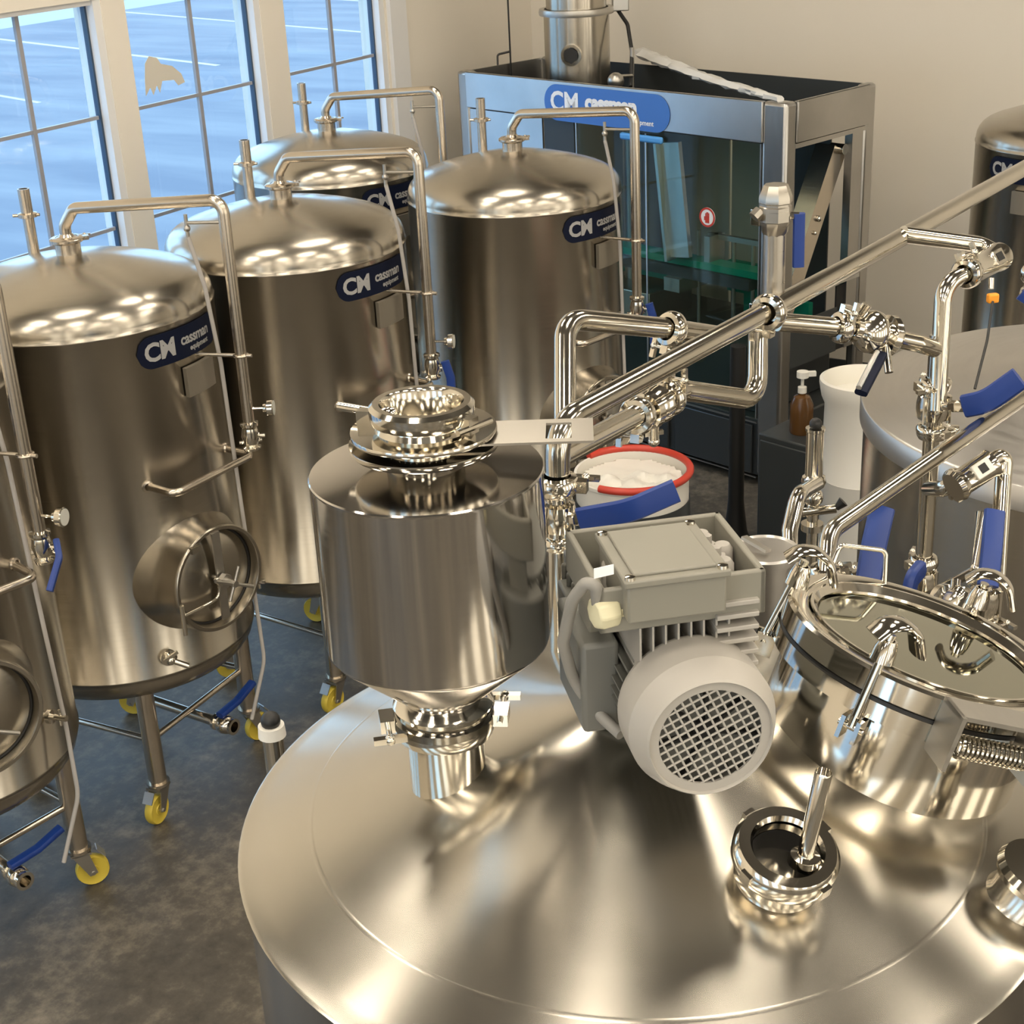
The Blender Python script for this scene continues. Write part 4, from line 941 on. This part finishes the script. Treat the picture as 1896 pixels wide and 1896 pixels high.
# logo on the fascia
lx0, lx1 = None, None
lgx = .79; lgl = .98; lgh = .21
pill = roundrect(lgl, lgh, lgh/2-.001, 12)
lm = BM @ align((lgx+lgl/2, -.014, HT-.122), (0,-1,0), (1,0,0))
lo = MB().prism(pill, 0, .002, lm).build('logo_panel', M['logoblue'], mc_, smooth=False)
tx = MB()
for body, size, off, x, y, spc in (('CM', .158, .0045, -.440, -.045, 1.0), ('cassman', .130, .007, -.155, -.022, .92), ('equipment', .040, .001, .20, -.072, 1.0)):
    vs, fs = text_mesh(body, size, off, 0, spc); tx.add([(v.x+x, v.y+y, .0035) for v in vs], fs, lm)
tx.build('lettering', M['white'], lo, smooth=False)
# interior: conveyor guards and plates
mk('conveyor', [(1.05,LN-.3,.18,.30,1.17,1.21),(1.05,1.6,.30,.42,1.02,1.06)], 'green')
mk('conveyor', [(1.9,LN-.18,.34,.38,1.02,1.20),(1.9,LN-.18,.50,.54,.84,.98)], 'green')
mk('conveyor_bed', [(1.05,LN-.35,.16,.32,1.10,1.165)], 'dark'); mk('cross_beam', [(1.60,1.72,.12,.5,1.02,1.10)], 'dull')
ch = MB(); ch.box(-.07,.07,-.015,.015,-.33,.33, BM @ Matrix.Translation((1.68,.14,1.56)) @ Matrix.Rotation(R(-7),4,'Y')); ch.box(-.09,-.07,-.05,.03,-.35,.33, BM @ Matrix.Translation((1.68,.14,1.56)) @ Matrix.Rotation(R(-7),4,'Y')); ch.build('infeed_chute', M['sheet'], mc_)
for x in (1.72, 1.98, 2.12): MB().cyl(BM@Vector((x,.3,.74)), BM@Vector((x,.3,1.36)), .012, seg=12).build('guide_rod', M['dull'], mc_)
q = MB(); q.box(1.80,2.2,.28,.31,1.33,1.36,BM); q.box(1.84,1.88,.2,.34,1.16,1.36,BM); q.build('rod_bridge', M['dull'], mc_)
q = MB(); q.cyl(BM@Vector((1.16,.35,.75)), BM@Vector((1.16,.35,1.9)), .06, seg=24); q.build('filler_column', M['dull'], mc_)
q = MB(); q.box(1.08,1.5,.1,.5,.76,.98,BM); q.build('drive_box', M['sheetd'], mc_, .006)
# right side: rail and inclined chute
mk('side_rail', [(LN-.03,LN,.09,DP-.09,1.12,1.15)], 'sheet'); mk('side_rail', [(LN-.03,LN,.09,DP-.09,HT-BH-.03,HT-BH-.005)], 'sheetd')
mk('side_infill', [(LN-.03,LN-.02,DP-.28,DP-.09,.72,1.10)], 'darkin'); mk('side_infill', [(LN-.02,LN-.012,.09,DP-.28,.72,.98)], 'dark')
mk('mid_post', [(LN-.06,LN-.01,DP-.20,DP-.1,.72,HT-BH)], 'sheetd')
ic = MB(); pa = BM@Vector((LN-.10,.12,.98)); pb = BM@Vector((LN-.10,.60,1.86)); mI = align((pa+pb)/2, pb-pa, d1); hl = (pb-pa).length/2
ic.box(-.10,.02,-.060,-.052,-hl,hl, mI); ic.box(-.10,.02,.052,.060,-hl,hl, mI); ic.box(.02,.028,-.060,.060,-hl,hl, mI); ic.build('inclined_chute', M['tpipe'], mc_)
q = MB(); q.ball(mI@Vector((.035,0,.1)), .018, 10); q.ball(mI@Vector((.035,.01,.02)), .012, 10); q.cyl(pb-d1*.03, pb+d1*.06, .03, seg=14); q.build('chute_bolts', M['pol'], mc_)

# filler bowl on the machine top
fb = BM.inverted() @ PZ(1072, 150, HT-.05); bx_, by_ = fb.x, max(.30, min(.5, fb.y))
fbw = BM @ Vector((bx_, .36, 0)); zb = HT-BH
# keep it on the measured sight line
for _ in range(30):
    v = Vector((fbw.x, fbw.y, HT-CAMZ)); px = 948+FPX*v.dot(RT)/v.dot(FW)
    fbw += d1*((1070-px)/FPX*v.dot(FW))/max(.3, d1.dot(RT))*.6
Bt = thing('filler_bowl', 'upright steel cylinder with a hexagonal sight port rising from the machine top', 'vessel', (fbw.x, fbw.y, zb))
BT = Matrix.Translation((fbw.x, fbw.y, 0)); br_ = .198
zf = zat(fbw.x, fbw.y-br_, 20)
MB().lathe([(0,zb),(br_,zb),(br_,zf-.03),(br_*1.0,zf-.03)], BT, 64).build('bowl_wall', M['tank'], Bt)
MB().lathe([(br_,zf-.04),(br_*1.13,zf-.036),(br_*1.15,zf-.02),(br_*1.13,zf),(br_*.98,zf),(br_*.98,zf-.02)], BT, 64).build('bowl_flange', M['dull'], Bt)
MB().lathe([(br_*.92,zf-.03),(br_*.92,zf+.5),(br_*.85,zf+.56),(0,zf+.6)], BT, 64).build('bowl_top', M['tank'], Bt)
vdir = Vector((-fbw.x-.18*fbw.y, -fbw.y, 0)).normalized()
hz = zat(fbw.x+vdir.x*br_, fbw.y+vdir.y*br_, 102)
hmx = align((fbw.x+vdir.x*(br_-.01), fbw.y+vdir.y*(br_-.01), hz), vdir, (0,0,1))
hx_ = Vector((0,0,0))
q = MB(); q.lathe([(.046,0),(.062,0),(.062,.035),(.046,.035)], hmx, 24); q.build('sight_port_ring', M['pol'], Bt)
MB().lathe([(0,.0),(.047,0),(.047,.037),(0,.037)], hmx, 6).build('sight_port', M['darkin'], Bt)
jb = MB(); jx = P(1148,0,9.35); jb.box(-.05,.05,-.05,.05,-.06,.2, Matrix.Translation((jx.x,jx.y,jx.z+.0))); 
jbo = jb.build('junction_box', M['sheet'], Bt, bevel=.006)
q = MB(); q.tube([Vector((jx.x-.02,jx.y,jx.z-.05)), P(1162,45,9.3), P(1170,95,9.25), P(1168,160,9.2)], .012, .1, 10); q.build('sensor_cable', M['black'], Bt)
q = MB(); q.tube([P(1170,88,9.22), Vector((P(1170,88,9.22).x, P(1170,88,9.22).y, zb))], .013, 0, 10); q.ball(P(1140,150,9.1), .05, 14); q.cyl(P(1150,141,9.1), P(1170,140,9.2), .010, seg=8); q.build('sensor_rod', M['dull'], Bt)
# wire hook and thin pole at the machine's left
hk = thing('thin_black_pole', 'thin black pole with a small side hook at the machine corner by the wall', 'pole', P(947,150,10.0))
hp0 = P(947,150,10.0)
q = MB(); q.tube([Vector((hp0.x,hp0.y,zb)), Vector((hp0.x,hp0.y,HC-.02))], .006, 0, 8); q.build('pole', M['black'], hk)
q = MB(); q.tube([P(922,130,10.0), P(921,101,10.0), P(946,95,10.0)], .007, .02, 8); q.build('hook', M['black'], hk)
# crumpled plastic film draped over the machine top
fm = MB(); n = 26; pts0 = PZ(1185,95,HT+.05)+Vector((.0,-.05,0)); pts1 = PZ(1445,183,HT+.015)
ax = (pts1-pts0); vs = []
random.seed(3)
for i in range(n+1):
    f = i/n; c = pts0.lerp(pts1, f)+Vector((0,0,-.02*sin(pi*f)))
    for j in range(10):
        a = 2*pi*j/10; rr_ = (.05-.022*f)*(1+.35*random.uniform(-1,1))
        c2 = Vector((0, rr_*cos(a), .6*rr_*sin(a)))
        vs.append(align(c, ax, (0,0,1)) @ Vector((.6*rr_*sin(a), rr_*cos(a), 0)))
fs = [(i*10+j, i*10+(j+1)%10, (i+1)*10+(j+1)%10, (i+1)*10+j) for i in range(n) for j in range(10)]
fs += [tuple(range(10)), tuple(range(n*10, n*10+10))]
fm.add(vs, fs); o = fm.build('plastic_film', M['plastic'], None, ang=25); tag(o, 'crumpled clear plastic film roll lying across the machine top', 'plastic film')

# black stand post before the machine
bp_ = PZ(1362, 985, .05)
bs = thing('black_stand', 'matt black upright stand post with a flared foot in front of the machine', 'stand', (bp_.x, bp_.y-.0, 0))
zt = zat(bp_.x, bp_.y, 640)
MB().lathe([(0,0),(.075,0),(.075,.02),(.062,.06),(.050,.16),(.042,.24),(.040,zt),(0,zt)], Matrix.Translation((bp_.x,bp_.y,0)), 24).build('column', M['black'], bs)

# drums and bins
def lerp(a,b,f): return a+(b-a)*f
dc = PZ(1170, 872, .92); dr_ = .258
dm = thing('white_drum', 'open white drum with a red rim, stuffed with white sheets, behind the motor', 'drum', (dc.x, dc.y, 0))
DM = Matrix.Translation((dc.x, dc.y, 0))
MB().lathe([(0,0),(.24,0),(.245,.02),(.25,.5),(.254,.505),(.254,.53),(.25,.535),(.252,.90),(.258,.905),(.258,.92),(.246,.92),(.243,.88),(.243,.84),(0,.84)], DM, 64).build('drum_body', M['cream'], dm)
q = MB(); seg = 60; pts = []
for i in range(47): a = R(-128)+R(262)*i/46; pts.append(DM @ Vector((.258*cos(a), .258*sin(a), .928)))
q.tube(pts, .017, 0, 12); q.build('red_rim', M['red'], dm)
q = MB(); q.lathe([(.2545,.30),(.257,.30),(.257,.80),(.2545,.80)], DM, 64); q.build('black_band', M['dark'], dm)
# crumpled sheets
sh = MB(); n = 26; random.seed(11); vs = []
for i in range(n+1):
    for j in range(n+1):
        x = -1+2*i/n; y = -1+2*j/n; rr_ = sqrt(x*x+y*y); k_ = 1/max(1, rr_)
        px_, py_ = x*k_*.238, y*k_*.238
        edge = min(1, rr_)
        z = .885+.03*(.5+.5*sin(9*x+3*y)*cos(7*y-2*x))*(1 if y < .1 else .25)+(.012*random.random() if y < 0 else 0)-.03*(edge>.97)
        vs.append((px_, py_, z))
fs = [(i*(n+1)+j, (i+1)*(n+1)+j, (i+1)*(n+1)+j+1, i*(n+1)+j+1) for i in range(n) for j in range(n)]
lowv = [(v[0], v[1], .85) for v in vs]; N_ = len(vs)
ring = [i*(n+1) for i in range(n+1)]+[n*(n+1)+j for j in range(1,n+1)]+[i*(n+1)+n for i in range(n-1,-1,-1)]+[j for j in range(n-1,0,-1)]
fs2 = [(ring[i], ring[(i+1)%len(ring)], ring[(i+1)%len(ring)]+N_, ring[i]+N_) for i in range(len(ring))]
sh.add(vs+lowv, fs+fs2, DM); o = sh.build('crumpled_sheets', M['cream'], None, ang=30); tag(o, 'crumpled white sheets heaped inside the red rimmed drum', 'sheets')

wb = PZ(1601, 700, 1.15)
wbn = thing('white_bin', 'tall white plastic bin with a flared rim, left of the wide steel tank', 'bin', (wb.x, wb.y, 0))
WM = Matrix.Translation((wb.x, wb.y, 0))
MB().lathe([(0,0),(.185,0),(.185,.66),(.187,.664),(.185,.668),(.178,1.03),(.195,1.07),(.206,1.13),(.205,1.15),(.19,1.155),(.172,1.11),(.165,1.07),(0,1.065)], WM, 64).build('bin_body', M['cream'], wbn)
MB().lathe([(0,1.09),(.05,1.085),(.075,1.066),(0,1.066)], WM @ Matrix.Translation((.04,.02,0)), 24).build('yellow_lump', mat('yellow_foam', (.75,.68,.18), .6), wbn)
# dark cabinet with a pump bottle between machine and bin
cb = PZ(1483, 800, .72)
cabn = thing('black_cabinet', 'low black cabinet standing between the machine and the white bin', 'cabinet', (cb.x, cb.y, 0), atan2(d1.y,d1.x))
CM_ = Matrix.Translation((cb.x, cb.y, 0)) @ Matrix.Rotation(atan2(d1.y,d1.x),4,'Z')
MB().box(-.16,.2,-.14,.16,.03,.72,CM_).build('cabinet_body', M['dark'], cabn, bevel=.01)
MB().box(-.14,.18,-.152,-.14,.07,.69,CM_).build('cabinet_door', M['dark'], cabn, bevel=.005)
bo_ = Vector((cb.x-.0, cb.y, .72))
pbx = thing('pump_bottle', 'amber bottle with a white pump head on the low black cabinet', 'bottle', bo_)
MB().lathe([(0,0),(.055,0),(.058,.01),(.058,.15),(.04,.19),(.018,.20),(.018,.215),(0,.215)], Matrix.Translation(bo_), 28).build('bottle_body', M['brown'], pbx)
q = MB(); q.lathe([(0,.21),(.022,.21),(.022,.24),(.008,.245),(.008,.285),(.03,.29),(.03,.32),(0,.325)], Matrix.Translation(bo_), 20); q.box(.02,.065,-.012,.012,.295,.318, Matrix.Translation(bo_)); q.build('pump_head', M['cream'], pbx)
# torn paper stuck on the window
def on_win(x, y):
    r = ray(x, y); n_ = WT; p0 = ST(0, -.062, 0); o_ = Vector((0,0,CAMZ)); return o_+r*((p0-o_).dot(n_)/r.dot(n_))
out = [(268,118),(275,104),(290,107),(297,118),(318,122),(335,136),(342,152),(330,158),(322,148),(300,150),(296,172),(290,158),(284,176),(278,162),(270,178),(268,150)]
pp = [on_win(x,y) for x,y in out]; n_ = len(pp)
q = MB(); q.add(pp+[p+WT*.002 for p in pp], [tuple(range(n_)), tuple(range(n_,2*n_))]+[(i,(i+1)%n_,(i+1)%n_+n_,i+n_) for i in range(n_)])
o = q.build('torn_sticker', M['paper'], None, smooth=False); tag(o, 'torn pale paper sticker remains on the middle window pane', 'sticker')
